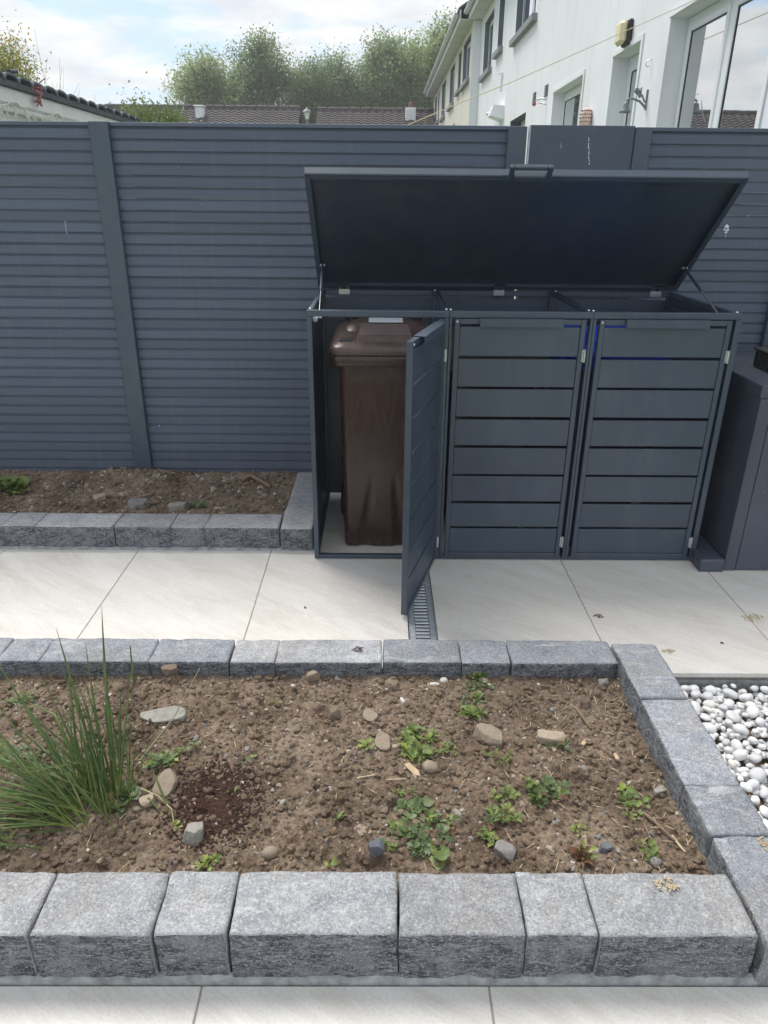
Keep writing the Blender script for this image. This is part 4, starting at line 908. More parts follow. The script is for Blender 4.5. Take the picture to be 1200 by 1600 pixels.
# ------------------------------------------------------------------ outbuilding on the left with icicle lights
LB = thing('outbuilding', 'low white outbuilding with dark tiled roof edge over the left fence end', 'building', (-5.5, 8., 0))
m = MB(); m.box(-7.5, -3.50, 4.7, 11.2, -.05, 2.46); m.build('wall', 'white_render', LB)
m = MB(); m.box(-3.50, -3.42, 4.6, 11.3, 2.405, 2.56, .02); m.box(-3.47, -3.435, 4.6, 11.3, 2.352, 2.404, .008); m.build('fascia', 'fascia_white', LB)
m = MB(); a = math.radians(7); m.box(-4.2, 0, 4.55, 11.35, -.05, 0, 0, 0, Matrix.Translation((-3.39, 0, 2.605)) @ Matrix.Rotation(-a, 4, 'Y')); m.build('roof_deck', 'roof_dark', LB)
y = 4.60; mt = MB()
prof = [(-.150, .0), (-.135, .032), (-.11, .050), (-.07, .056), (.06, .050), (.10, .034), (.125, .006), (.15, .002)]
pl = prof + [(x, z - .020) for x, z in prof[::-1]]; n = len(pl)
V = [(0, x, z) for x, z in pl] + [(-.36, x, z - .04) for x, z in pl]
mt.add(V, [(i, (i + 1) % n, (i + 1) % n + n, i + n) for i in range(n)] + [tuple(reversed(range(n))), tuple(range(n, 2 * n))]); tme = mt.mesh('roof_tile', 'roof_blue')
k = 0
while y < 11.3:
    link('roof_tile', tme, LB, (-3.375 + R0.uniform(-.006, .006), y + .15, 2.612 + R0.uniform(-.004, .004)), (R0.uniform(-.03, .03), 0, R0.uniform(-.02, .02))); y += .288
m = MB(); m.tube([(-3.6, 8.15, 2.60), (-3.6, 8.15, 2.745)], .014, 8); m.tube([(-3.6, 8.08, 2.745), (-3.6, 8.25, 2.765)], .018, 8); m.build('roof_vent', 'black_plastic', LB)
m = MB(); rg = np.random.default_rng(5)
ys = np.arange(4.8, 11.2, .05); path = []
for i, yy in enumerate(ys): path.append((-3.405 + .01 * math.sin(i * 1.7), yy, 2.445 - .085 * abs(math.sin((yy - 4.8) * math.pi / .95)) + .012 * math.sin(i * 2.3)))
m.tube(path, .0065, 5)
for i, p in enumerate(path):
    if i % 2 == 0:
        L = rg.uniform(.05, .28) ; q = [Vector(p)]; st = 4
        for j in range(st): q.append(q[-1] + Vector((rg.uniform(-.012, .012), rg.uniform(-.035, .035), -L / st)))
        m.tube(q, .0042, 4); 
        for b in q[1:]: m.box(b.x - .007, b.x + .007, b.y - .007, b.y + .007, b.z - .013, b.z + .008)
single(m, 'icicle_lights', 'white_wire', 'unlit white icicle string lights drooping along the outbuilding fascia', 'string lights', (-3.4, 8, 2.2))
m = MB(); rg = np.random.default_rng(6)
for k in range(22):
    c = Vector((-3.37 + rg.uniform(-.03, .03), 8.10 + rg.uniform(-.06, .06), 2.555 + rg.uniform(-.10, .07))); d = Vector((rg.normal(), rg.normal(), rg.normal() - .5)).normalized() * .032; e = Vector((rg.normal(), rg.normal(), rg.normal())).normalized() * .012
    m.add([c - d - e, c - d + e, c + d + e, c + d - e], [(0, 1, 2, 3)])
single(m, 'ribbon', 'red_cloth', 'small red ribbon tied at the outbuilding roof edge', 'ribbon', (-3.37, 8.1, 2.42))

# ------------------------------------------------------------------ bungalows beyond the gardens
def tiled_roof(name, par, x0, x1, yr, zr, ye, ze, mat):
    rows = 22; m = MB()
    for k in range(rows):
        f0, f1 = k / rows, (k + 1) / rows
        ya, za = ye + (yr - ye) * f0, ze + (zr - ze) * f0; yb, zb = ye + (yr - ye) * f1, ze + (zr - ze) * f1
        n = int((x1 - x0) / .30)
        V = []; F = []
        for i in range(n * 4 + 1):
            x = x0 + (x1 - x0) * i / (n * 4); h = .035 * (1 if i % 4 in (1, 2) else 0)
            V += [(x, ya, za + .045 + h), (x, yb, zb + .005 + h), (x, ya, za)]
        for i in range(n * 4): F += [(3 * i, 3 * i + 3, 3 * i + 4, 3 * i + 1), (3 * i + 2, 3 * i + 5, 3 * i + 3, 3 * i)]
        m.add(V, F)
    r = m.build(name, mat, par)
    q = MB(); q.add([(x0, ye, ze - .02), (x1, ye, ze - .02), (x1, yr, zr - .02), (x0, yr, zr - .02), (x0, 2 * yr - ye, ze - .02), (x1, 2 * yr - ye, ze - .02)], [(0, 1, 2, 3), (3, 2, 5, 4)]); q.build('roof_underlay', mat, par)
    x = x0
    q = MB()
    while x < x1 - .1: q.tube([(x, yr, zr + .03), (min(x + .40, x1), yr, zr + .035)], .11, 8); x += .45
    q.build('ridge_tiles', mat, r)
    return r
def bungalow(x0, x1, yr, zr, label, ye=29.6, ze=2.9):
    t = thing('bungalow', label, 'house', ((x0 + x1) / 2, yr, 0))
    m = MB(); m.box(x0 + .15, x1 - .15, ye + .4, 2 * yr - ye - .4, -.1, ze - .03); 
    for xx in (x0 + .15, x1 - .17): m.add([(xx, ye + .4, ze - .03), (xx, 2 * yr - ye - .4, ze - .03), (xx, yr, zr - .10)], [(0, 1, 2)])
    m.build('wall', 'cream_render', t); r = tiled_roof('roof', t, x0, x1, yr, zr, ye, ze, 'roof_brown'); return t, r
bA, rA = bungalow(-11.4, -3.32, 34, 5.06, 'brown tiled roof house between left shrub and street lamp')
m = MB(); m.box(-7.50, -7.18, 33.0, 33.4, 4.2, 5.02, .02); m.box(-7.54, -7.14, 32.95, 33.45, 5.021, 5.08, .02); m.build('chimney', 'white_render', rA)
m = MB(); m.tube([(-8.3, 33.2, 4.4), (-8.0, 33.2, 5.0), (-7.9, 33.2, 5.45)], .02, 5); m.build('aerial', 'zinc', rA)
bB, rB = bungalow(-2.62, 3.6, 34, 5.02, 'brown tiled roof house below the trees with a white chimney')
m = MB(); m.box(1.0, 1.42, 33.1, 33.6, 4.2, 5.08, .02); m.box(1.12, 1.30, 33.2, 33.4, 5.081, 5.28, .03, 1); m.build('chimney', ['white_render', 'brick_red'], rB)
bC, rC = bungalow(-17., -11.9, 37, 5.35, 'dark roofed house behind the outbuilding and the bare bush', 31.5, 3.2)
sl = thing('street_lamp', 'street lamp with small lantern head between the two brown roofs', 'street lamp', (-2.17, 24, 0))
m = MB(); m.tube([(-2.17, 24, -.1), (-2.17, 24, 3.78)], [.06, .035], 10); m.build('pole', 'iron_grey', sl)
m = MB(); m.lathe([(.045, 0), (.085, .17), (.085, .18), (.045, .0)], 8, (-2.17, 24, 3.80)); m.build('lantern', 'gutter_white', sl)
m = MB(); m.lathe([(.13, .0), (.09, .06), (.03, .085), (.015, .12), (0, .125)], 8, (-2.17, 24, 3.985)); m.build('cap', 'iron_grey', sl)

# ------------------------------------------------------------------ trees
def leaf_card(mb, c, r, rg, mi=0):
    n = Vector((rg.normal(), rg.normal(), rg.normal() + .35)).normalized(); a = n.orthogonal().normalized(); a = Matrix.Rotation(rg.random() * 6.28, 3, n) @ a; b = n.cross(a)
    c = Vector(c); mb.add([c - a * r, c + b * r * .55, c + a * r, c - b * r * .55], [(0, 1, 2, 3)], mi)
def tree_meshes(seed, H, W, zb, nl, leaf, trunk_n=3, spread=1.0, two='tree_leaf_pale', dens=26, lean=0, mat='tree_leaf'):
    rg = np.random.default_rng(seed); tr = MB(); tips = []
    for t in range(trunk_n):
        a = rg.random() * 6.28; bx, by = (rg.random() * .35 * math.cos(a), rg.random() * .35 * math.sin(a)); top = Vector((W * .36 * math.cos(a) * rg.random() * spread, W * .36 * math.sin(a) * rg.random() * spread, H * rg.uniform(.82, .98)))
        P = [Vector((bx, by, -.1)).lerp(top, k / 8) + Vector((rg.normal() * .05, rg.normal() * .05, 0)) * (k > 0) for k in range(9)]
        tr.tube(P, [.16 * (1 - k / 9) ** 1.1 * H / 9 + .012 for k in range(9)], 7)
        for j in range(22):
            f = rg.uniform(zb, 1.0); k = min(int(f * 8), 7); p0 = P[k].lerp(P[k + 1], f * 8 - k); b = rg.random() * 6.28
            L = W * .5 * (1.15 - .75 * abs(f - .45)) * rg.uniform(.5, 1.05) * (1 - .45 * max(0, f - .7) / .3); up = rg.uniform(.5, 1.3)
            q = [p0]; d = Vector((math.cos(b), math.sin(b), up)).normalized()
            for s in range(4): d = (d + Vector((rg.normal() * .16, rg.normal() * .16, .10))).normalized(); q.append(q[-1] + d * L / 4)
            tr.tube(q, [.04 * (1 - s / 5) * H / 9 + .002 + .004 * H / 9 for s in range(5)], 5)
            for s in range(1, 5): tips.append((q[s], (.20 + .22 * (1 - s / 5)) * (H / 9) ** .75))
    cr = MB()
    per = max(1, nl // len(tips))
    for c, r in tips:
        if rg.random() < .12: continue
        mi = int(rg.random() < .42); k_ = int(per * rg.uniform(.4, 1.7))
        for j in range(k_):
            p = c + Vector((rg.normal() * r, rg.normal() * r, rg.normal() * r * 1.15)); leaf_card(cr, p, leaf * rg.uniform(.6, 1.3), rg, mi if rg.random() < .8 else 1 - mi)
    return tr.mesh('trunk', 'bark'), cr.mesh('crown', [mat, two])
TV = [tree_meshes(100 + k, 9., 5.6, .24, 30000, .068, 5) for k in range(4)]
lab = ['rounded pale green tree standing leftmost above the brown roofs', 'tall full green tree second from the left above the roofs', 'lower green tree in the dip behind the street lamp',
       'slender green tree just right of the street lamp', 'airy green tree above the middle of the right roof', 'green tree left of the tallest pair near the terrace', 'tall airy tree just left of the white terrace gutter', 'tallest tree whose crown is cut by the terrace gutter', 'green tree in the back row filling behind the lamp', 'back row tree filling between the two right trees', 'back row tree filling between the two left trees']
spots = [(-9.3, 45, 8.7), (-6.55, 44.5, 9.3), (-4.4, 46, 8.35), (-2.7, 45, 8.6), (-.95, 45.5, 8.8), (.75, 45, 9.3), (2.45, 45.5, 10.1), (4.3, 46, 10.6), (-3.4, 49, 8.9), (1.6, 49, 9.6), (-7.9, 49, 8.2)]
for i, (x, y, h) in enumerate(spots):
    t = thing('tree', lab[i], 'tree', (x, y, -.1), 'trees beyond the bungalows'); tr, cr = TV[i % 4]; s = h / 9.0; rz = i * 1.9
    w = s * (1.12 if i in (0, 1) else 1.0)
    link('trunk', tr, t, (x, y, -.1), (0, 0, rz), (w, w, s)); link('crown', cr, t, (x, y, -.1), (0, 0, rz), (w, w, s))
tr, cr = tree_meshes(41, 4.1, 2.3, .42, 26000, .024, 4, 1., 'shrub_leaf', mat='yellow_leaf')
t = thing('tree', 'yellow leaved tree behind the outbuilding at the left edge', 'tree', (-6.95, 14.3, 0)); link('trunk', tr, t, (-6.95, 14.3, 0)); link('crown', cr, t, (-6.95, 14.3, 0), None, (1., 1., 1.03))
tr, cr = tree_meshes(43, 3.15, 1.05, .40, 24000, .026, 4, 1., 'weed_leaf_lime', mat='shrub_leaf')
t = thing('shrub', 'bright green leafy shrub just behind the fence left of the street lamp', 'shrub', (-3.62, 13, 0)); link('stem', tr, t, (-3.62, 13, 0)); link('foliage', cr, t, (-3.62, 13, 0), None, (1., .9, 1.0))
def bare(x, y, H, W, seed, label, n=14):
    rg = np.random.default_rng(seed); m = MB(); t = thing('bare_tree', label, 'tree', (x, y, 0))
    for k in range(n):
        a = rg.random() * 6.28; q = [Vector((x, y, H * .25))]; d = Vector((math.cos(a) * .5 * W, math.sin(a) * .5 * W, 1.)).normalized(); L = H * .75 * rg.uniform(.6, 1.05)
        for s in range(5): d = (d + Vector((rg.normal() * .12, rg.normal() * .12, .06))).normalized(); q.append(q[-1] + d * L / 5)
        m.tube(q, [.008 - .0013 * s for s in range(6)], 4)
        for j in range(7):
            c = q[2 + j % 4]; e = d + Vector((rg.normal() * .7, rg.normal() * .7, .2)); m.tube([c, c + e.normalized() * L * .14, c + e.normalized() * L * .24 + Vector((0, 0, .05))], [.0035, .0025, .0015], 4)
    m.build('branch', 'bark', t); m = MB(); m.tube([(x, y, 0), (x, y, H * .26)], [.05, .03], 8); m.build('trunk', 'bark', t)
bare(-5.80, 14.6, 3.45, .16, 3, 'leafless slender tree beside the yellow tree at the left')
bare(-8.3, 20, 3.9, .7, 9, 'leafless twiggy bush above the end of the outbuilding roof', 26)

# ------------------------------------------------------------------ white pebbles
PB = bpy.data.objects.new('pebble_bed', None); COL.objects.link(PB); PB['kind'] = 'structure'; ORI['pebble_bed'] = (0, 0, 0)
m = MB(); m.box(1.012, 1.95, .9, 2.238, -.109, -.085); m.build('bed_earth', 'soil', PB)
rg = np.random.default_rng(19); PV = []
for k in range(10):
    V, F = ICO[2]; s = np.array([1., rg.uniform(.66, .95), rg.uniform(.40, .66)]); o_ = rg.random(3) * 50
    P = V * (1 + .24 * fbm(V + o_, .9, 2)[:, None] + .13 * fbm(V + o_, 1.9, 2)[:, None]); P = np.sign(P) * np.abs(P) ** .86 * s
    mm = MB(); mm.add(P.tolist(), F, 0, True); PV.append(mm.mesh('pebble', 'white_pebble'))
pts = []; tries = 0
def pebble_r():
    return .0105 + .021 * rg.random() ** 1.2
while len(pts) < 285 and tries < 60000:
    tries += 1; x, y, r = rg.uniform(1.03, 1.72), rg.uniform(1.12, 2.222), pebble_r() * (1 if tries < 20000 else .72)
    if x > 1.18 + (y - 1.1) * .36 : continue
    if all((x - a) ** 2 + (y - b) ** 2 > (.80 * (r + c)) ** 2 for a, b, c in pts): pts.append((x, y, r))
for (x, y, r) in pts:
    link('pebble', PV[int(rg.integers(10))], PB, (x, y, -.048 + rg.uniform(-.007, .008)), (rg.uniform(-.4, .4), rg.uniform(-.4, .4), rg.uniform(0, 6.28)), (r, r, r * rg.uniform(.8, 1.15)))
m = MB()
for k in range(1700):
    x, y = rg.uniform(1.02, 1.9), rg.uniform(1.05, 2.226)
    inv = x > 1.18 + (y - 1.1) * .36 + .03; r = rg.uniform(.011, .021); V, F = ICO[1]; s = np.array([1., rg.uniform(.7, .95), rg.uniform(.5, .7)]) * r; q = rg.random() * 6.28
    P = V * s; P = np.stack([P[:, 0] * math.cos(q) - P[:, 1] * math.sin(q), P[:, 0] * math.sin(q) + P[:, 1] * math.cos(q), P[:, 2]], 1) + np.array((x, y, -.064 + (.014 if inv else 0) + rg.uniform(-.006, .006))); m.add(P.tolist(), F, 0, True)
structure(m.build('pebble_underlayer', 'white_pebble', PB), 'stuff')
m = MB()
for k in range(420):
    x, y = rg.uniform(1.02, 1.75), rg.uniform(1.1, 2.23); rock(m, (x, y, -.046 + rg.uniform(-.012, .006)), rg.uniform(.0015, .0055), rg, 1, .7, np.array(PAL[int(rg.integers(len(PAL)))]) * .8)
structure(m.build('grit', 'stone_tone', PB), 'stuff')

# ------------------------------------------------------------------ stones lying on the front bed, each a thing
def stone_thing(x, y, L, W, H, kind, rz, label, seed, ang=True, S=soil, tilt=(0, 0), cat='stone'):
    rg = np.random.default_rng(seed); V, F = ICO[3]
    P = V.copy()
    if ang: P = P / (np.abs(P) ** 5).sum(axis=1, keepdims=True) ** .2 * .9
    if ang:                                                     # cut by a few planes: a broken, angular stone
        for k in range(9):
            n = rg.normal(size=3); n[2] *= .6; n /= np.linalg.norm(n); d = rg.uniform(.70, .95); q = P @ n; ex = np.maximum(q - d, 0); P = P - ex[:, None] * n
        P[:, 2] = np.clip(P[:, 2], -.62, .62)
    P = P * (1 + .06 * fbm(V + seed, 2.2, 4)[:, None]); P = P / np.abs(P).max(axis=0) * np.array([L / 2, W / 2, H / 2])
    z = S.h(x, y) + H * .22
    m = MB(); m.add(P.tolist(), F, 0, not ang)
    o = link('stone', m.mesh('stone', 'stone_' + kind), None, (x, y, z), (tilt[0], tilt[1], rz)); return tag(o, label, cat)
stone_thing(-.711, 1.916, .150, .075, .022, 'slate', .22, 'long flat pale slate piece lying right of the chive clump', 1, True, soil, (.12, 0))
stone_thing(.357, 1.808, .104, .066, .046, 'tan', -.7, 'large wedge shaped tan stone in the right half of the bed', 2, True, soil, (.1, .2))
stone_thing(.562, 1.812, .102, .050, .034, 'cream', -.2, 'cream topped flat stone with grass at its foot', 3, True)
stone_thing(-.029, 1.915, .062, .044, .024, 'tan', -.7, 'flat tan stone above the oblong stone in mid bed', 4, True, soil, (.2, .1))
stone_thing(.016, 1.785, .050, .074, .022, 'tan', .05, 'oblong flat tan stone left of the large weed clump', 5, True, soil, (.25, 0))
stone_thing(-.146, 1.916, .040, .050, .042, 'brown', .3, 'upright brown stone chunk with a shaded side', 6, True)
stone_thing(-.735, 2.104, .056, .04, .036, 'brown', .4, 'brown clod like stone against the kerb behind the chives', 7, True)
stone_thing(-.612, 1.600, .058, .085, .030, 'tan', -.25, 'pale tan slab leaning beside the chive clump foot', 8, True, soil, (.35, .1))
stone_thing(-.648, 1.532, .042, .034, .024, 'cream', .5, 'small cream stone below the leaning tan slab', 9, True)
stone_thing(-.688, 1.552, .034, .030, .022, 'grey', 1.0, 'small grey stone just right of the chive roots', 10, True)
stone_thing(-.494, 1.430, .058, .066, .052, 'slate', .2, 'grey rounded stone below the dark peat patch', 11, True)
stone_thing(.161, 1.684, .050, .044, .034, 'tan', -.5, 'smooth rounded tan stone below the large weed clump', 12, False)
stone_thing(-.229, 2.103, .052, .032, .032, 'tan', .5, 'tan stone lying at the kerb in mid bed', 13, True)
stone_thing(.340, 1.375, .058, .042, .036, 'grey', -.6, 'grey stone right of the broad leaved weed', 14, True)
stone_thing(.235, 2.094, .030, .028, .024, 'white', .0, 'round white pebble at the foot of the far kerb', 15, False)
stone_thing(.199, 2.076, .046, .017, .012, 'white', -.05, 'thin white shell like sliver beside the white pebble', 16, False)
stone_thing(-.279, 1.368, .046, .036, .030, 'tan', .4, 'tan rounded stone near the front kerb in mid bed', 17, False)
stone_thing(.0, 1.360, .042, .038, .030, 'blue', .4, 'blue grey stone near the front kerb below the broad leaved weed', 18, True)
stone_thing(.084, 1.99, .014, .032, .010, 'white', .5, 'white shard in the upper middle of the bed', 19, True)
stone_thing(.825, 1.593, .040, .026, .022, 'slate', .3, 'pale grey stone close to the right hand kerb', 20, True)
stone_thing(.604, 1.382, .034, .026, .022, 'blue', .4, 'blue grey stone left of the small yellow tinged weed', 21, True)
stone_thing(.725, 1.342, .036, .030, .024, 'grey', .1, 'rounded grey stone in the front right corner of the bed', 22, False)
stone_thing(.375, 2.095, .040, .024, .022, 'pink', .1, 'pinkish pebble by the kerb right of the weed row', 23, False)
stone_thing(.80, 2.085, .038, .03, .026, 'grey', .2, 'grey cement lump in the far right corner of the bed', 24, True)
stone_thing(-1.08, 3.56, .10, .06, .05, 'slate', .3, 'pale cement lump in the narrow bed behind the middle kerb blocks', 25, True, rsoil)
stone_thing(-1.30, 3.60, .12, .08, .05, 'grey', .1, 'grey rubble piece in the narrow bed under the post', 26, True, rsoil)
stone_thing(-1.55, 3.70, .07, .05, .04, 'cream', .7, 'cream stone in the narrow bed left of the post', 27, True, rsoil)

# ------------------------------------------------------------------ twigs, chips, straw
def stick(pts, r, mat, label, cat='twig', S=soil, name='twig'):
    m = MB(); P = [(x, y, S.h(x, y) + .004 + (q[0] if q else 0)) for x, y, *q in pts]
    P2 = rope(P, 0, 4); m.tube(P2, [r * (1 - .4 * i / len(P2)) * R0.uniform(.85, 1.1) for i in range(len(P2))], 6); return single(m, name, mat, label, cat)
stick([(.748, 1.500, .004), (.772, 1.455, .008), (.800, 1.412, .002)], .0055, 'twig_wood', 'forked brown twig in the right corner of the bed')
stick([(.738, 1.47), (.742, 1.42)], .003, 'twig_wood', 'short thin twig left of the forked brown twig')
stick([(.800, 1.43), (.815, 1.375)], .004, 'straw', 'pale broken stalk by the forked twig end')
stick([(.672, 1.955, .01), (.697, 1.86, .004)], .006, 'twig_wood', 'dark stick in the upper right of the bed')
stick([(-.194, 1.834), (-.16, 1.812, .006), (-.125, 1.796)], .003, 'twig_wood', 'thin bent twig left of the small weed rosette')
stick([(-.06, 1.635), (.0, 1.645)], .0028, 'straw', 'pale straw stalk in mid bed, the left of two in line'); stick([(.03, 1.628), (.085, 1.634)], .0025, 'straw', 'pale straw stalk in mid bed, the right of two in line')
stick([(.705, 1.30), (.76, 1.33)], .004, 'twig_wood', 'brown twig piece in the front right corner of the bed')
stick([(-.80, 3.91, .006), (-.75, 3.95, .022), (-.69, 3.90, .014), (-.62, 3.84, .002)], .016, 'twig_wood', 'curved brown root in the narrow bed below the fence', 'root', rsoil, 'root')
stick([(-1.36, 3.66, .01), (-1.26, 3.70, .02)], .012, 'twig_wood', 'dark stick in the narrow bed below the post', 'twig', rsoil)
def chip(x, y, L, W, rz, mat, label, z=None, cat='wood chip'):
    m = MB(); m.ext([(-L / 2, -W / 2), (L * .3, -W * .45), (L / 2, W * .1), (L * .2, W / 2), (-L * .45, W * .3)], 0, .006, 0, Matrix.Translation((x, y, (soil.h(x, y) if z is None else z) + .003)) @ Matrix.Rotation(rz, 4, 'Z') @ Matrix.Rotation(.12, 4, 'Y')); single(m, 'wood_chip', mat, label, cat)
chip(.108, 1.667, .060, .022, -.9, 'chip_wood', 'pale wood chip just below the large weed clump'); chip(.66, 1.80, .036, .014, .8, 'chip_wood', 'pale wood chip in the right part of the bed')
chip(.735, 1.72, .034, .012, 1.5, 'chip_wood', 'upright pale wood chip near the right kerb'); chip(-1.24, 3.62, .10, .03, .4, 'twig_wood', 'brown bark strip in the narrow bed', .1)
m = MB(); rg = np.random.default_rng(31)                        # straw bits and root fibres strewn on both beds
for k in range(420):
    if k < 310: S, x, y = soil, rg.uniform(-1.4, .85) if k < 200 else rg.uniform(.5, .86), rg.uniform(1.25, 2.10)
    else: S, x, y = rsoil, rg.uniform(-2.4, -.52), rg.uniform(3.45, 3.98)
    a = rg.random() * 6.28; L = rg.uniform(.006, .022); z = S.h(x, y) + .003; d = Vector((math.cos(a) * L, math.sin(a) * L, rg.uniform(-.002, .005)))
    c = Vector((x, y, z)); m.tube([c - d, c + Vector((0, 0, .002)), c + d], [.0008, .0013, .0007], 4)
structure(m.build('straw_bits', 'straw', None), 'stuff')
def droppings(cx, cy, z, R, n, seed, label, mats='straw', spread=1.):
    rg = np.random.default_rng(seed); m = MB()
    for k in range(n):
        a = rg.random() * 6.28; q = R * rg.random() ** .7; x, y = cx + q * math.cos(a) * spread, cy + q * math.sin(a) * .7; b = rg.random() * 6.28; L = rg.uniform(.002, .007)
        c = Vector((x, y, z + .001 + .003 * rg.random())); d = Vector((math.cos(b), math.sin(b), rg.uniform(-.1, .1))) * L; m.tube([c - d, c + d], rg.uniform(.0007, .0018), 5)
    single(m, 'plant_debris', mats, label, 'debris', (cx, cy, z))
droppings(.946, 2.639, 0, .022, 26, 1, 'small brown plant crumbs on the tile before the right door', 'twig_wood'); droppings(1.152, 2.379, 0, .026, 30, 2, 'straw coloured crumbs on the tile near the pebbles')
droppings(1.61, 2.63, 0, .05, 60, 3, 'straw debris on the tile joint at the right edge', 'straw'); droppings(.685, 1.197, .153, .028, 46, 4, 'straw crumbs on top of the near kerb right part')
droppings(.985, 1.325, .142, .03, 40, 5, 'dry husk debris on the right kerb block corner', 'straw', .6); droppings(-.776, 1.150, .146, .012, 20, 6, 'pale husk in the near kerb joint at the left', 'straw')
droppings(-.07, 2.20, .123, .025, 22, 7, 'dark soil crumbs on top of the far kerb in the middle', 'peat'); droppings(-.316, 2.696, 0, .008, 8, 8, 'tiny dark crumb on the pale tile left of the open door', 'twig_wood'); droppings(1.387, 2.44, 0, .006, 6, 9, 'tiny dark speck on the tile above the pebbles', 'peat')

# ------------------------------------------------------------------ weeds
def leaf_mesh(kind, mat, seed):
    rg = np.random.default_rng(seed); n = 9; V = []; F = []; c1, c2, tw = rg.uniform(.10, .42), rg.uniform(.15, .60), rg.uniform(-.5, .5)
    for i in range(n + 1):
        t = i / n
        if kind == 'lobed': w = .34 * math.sin(math.pi * min(1, t * .92 + .04)) ** .7 * (1.42 if i % 2 else .40) * (.45 + .75 * t) * (1 if t < .95 else .3)
        elif kind == 'oval': w = .24 * math.sin(math.pi * (t * .96 + .02)) ** .8
        elif kind == 'broad': w = .50 * math.sin(math.pi * min(1, t * .90 + .06)) ** .55 * (1.08 if i % 2 else .88)
        else: w = .17 * math.sin(math.pi * (t * .95 + .03)) * (1.35 if i % 2 else .75)
        if t < .16 and kind != 'thin': w = .03
        z = c1 * t - c2 * t * t + .02 * rg.normal(); f = .30 * w; sh = tw * t * w; cx = .10 * tw * math.sin(3 * t)
        V += [(t + .04 * rg.normal() * w * 4, cx - w, z + f - sh + .015 * rg.normal()), (t, cx, z), (t + .04 * rg.normal() * w * 4, cx + w * rg.uniform(.8, 1.15), z + f + sh + .015 * rg.normal())]
    for i in range(n): F += [(3 * i, 3 * i + 3, 3 * i + 4, 3 * i + 1), (3 * i + 1, 3 * i + 4, 3 * i + 5, 3 * i + 2)]
    m = MB(); m.add(V, F, 0, True); return m.mesh('leaf', mat)
LM = {}
for kd in ('lobed', 'oval', 'broad', 'thin'):
    for mt_ in ('weed_leaf', 'weed_leaf_dark', 'weed_leaf_lime', 'weed_leaf_red'): LM[kd, mt_] = [leaf_mesh(kd, mt_, s + 3) for s in range(5)]
WR = np.random.default_rng(55)
def weed(label, ros, S=soil, cat='weed', name='weed', group=None):
    """ros: (x, y, leaf length, leaves, kind, material, lift)"""
    x0, y0 = ros[0][0], ros[0][1]; t = thing(name, label, cat, (x0, y0, S.h(x0, y0)), group)
    for (x, y, L, n, kd, mt_, lift) in ros:
        z = S.h(x, y) - .003; a0 = WR.random() * 6.28
        for k in range(n):
            a = a0 + 2.4 * k + WR.normal() * .25; l = L * .9 * WR.uniform(.36, 1.0); el = lift * .75 + .38 * (k / n) + WR.normal() * .16
            link('leaf', LM[kd, 'weed_leaf_red' if (WR.random() < .05 and kd != 'broad') else mt_][int(WR.integers(5))], t, (x + math.cos(a) * .003, y + math.sin(a) * .003, z + .004 + .006 * k / n), (WR.normal() * .25, -el, a), (l, l * WR.uniform(.85, 1.15), l))
    return t
def patch(cx, cy, rx, ry, n, L, lv, kd, mt_, lift=.25):
    out = []
    for k in range(n):
        a, q = WR.random() * 6.28, WR.random() ** .5; out.append((cx + rx * q * math.cos(a), cy + ry * q * math.sin(a), L * WR.uniform(.75, 1.2), lv, kd, mt_ if WR.random() < .8 else ('weed_leaf' if mt_ != 'weed_leaf' else 'weed_leaf_lime'), lift + .3 * (1 - q)))
    return out
weed('lush lobed leaf weed clump in the middle of the bed', patch(.133, 1.795, .060, .062, 11, .042, 8, 'lobed', 'weed_leaf') + patch(.13, 1.74, .03, .02, 3, .04, 6, 'lobed', 'weed_leaf') + [(.232, 1.765, .035, 6, 'lobed', 'weed_leaf', .15), (.215, 1.775, .03, 6, 'lobed', 'weed_leaf', .15), (.20, 1.76, .03, 5, 'lobed', 'weed_leaf', .15)])
weed('largest weed patch with some broad leaves at the front of the bed', patch(.075, 1.405, .055, .05, 9, .040, 8, 'lobed', 'weed_leaf_dark') + patch(.11, 1.47, .075, .06, 8, .034, 7, 'thin', 'weed_leaf_dark') + patch(.165, 1.46, .06, .05, 5, .034, 6, 'lobed', 'weed_leaf_dark') + [(.08, 1.52, .052, 5, 'broad', 'weed_leaf_dark', .25), (.13, 1.525, .050, 5, 'broad', 'weed_leaf_dark', .25), (.055, 1.455, .05, 4, 'broad', 'weed_leaf', .2), (.165, 1.375, .060, 5, 'broad', 'weed_leaf', .15), (.20, 1.48, .045, 4, 'broad', 'weed_leaf', .2), (.21, 1.445, .04, 4, 'lobed', 'weed_leaf_red', .3), (.15, 1.50, .036, 5, 'thin', 'weed_leaf_red', .6)])
weed('small weed rosette left of the oblong stone', [(-.027, 1.768, .042, 9, 'lobed', 'weed_leaf_lime', .12), (-.030, 1.766, .030, 5, 'lobed', 'weed_leaf', .4), (-.010, 1.714, .022, 7, 'lobed', 'weed_leaf', .2)])
weed('narrow weed row running from the far kerb towards the wedge stone', patch(.357, 2.115, .02, .012, 4, .032, 7, 'broad', 'weed_leaf_dark', .5) + patch(.352, 2.062, .045, .018, 6, .030, 7, 'lobed', 'weed_leaf_dark') + patch(.330, 1.992, .048, .028, 8, .028, 7, 'lobed', 'weed_leaf_dark') + patch(.326, 1.925, .038, .028, 7, .032, 7, 'lobed', 'weed_leaf'))
weed('bright green weed clump right of the largest patch', patch(.360, 1.528, .040, .070, 11, .032, 8, 'lobed', 'weed_leaf') + patch(.318, 1.43, .026, .026, 5, .032, 7, 'lobed', 'weed_leaf') + [(.312, 1.475, .035, 8, 'thin', 'weed_leaf_dark', .6)])
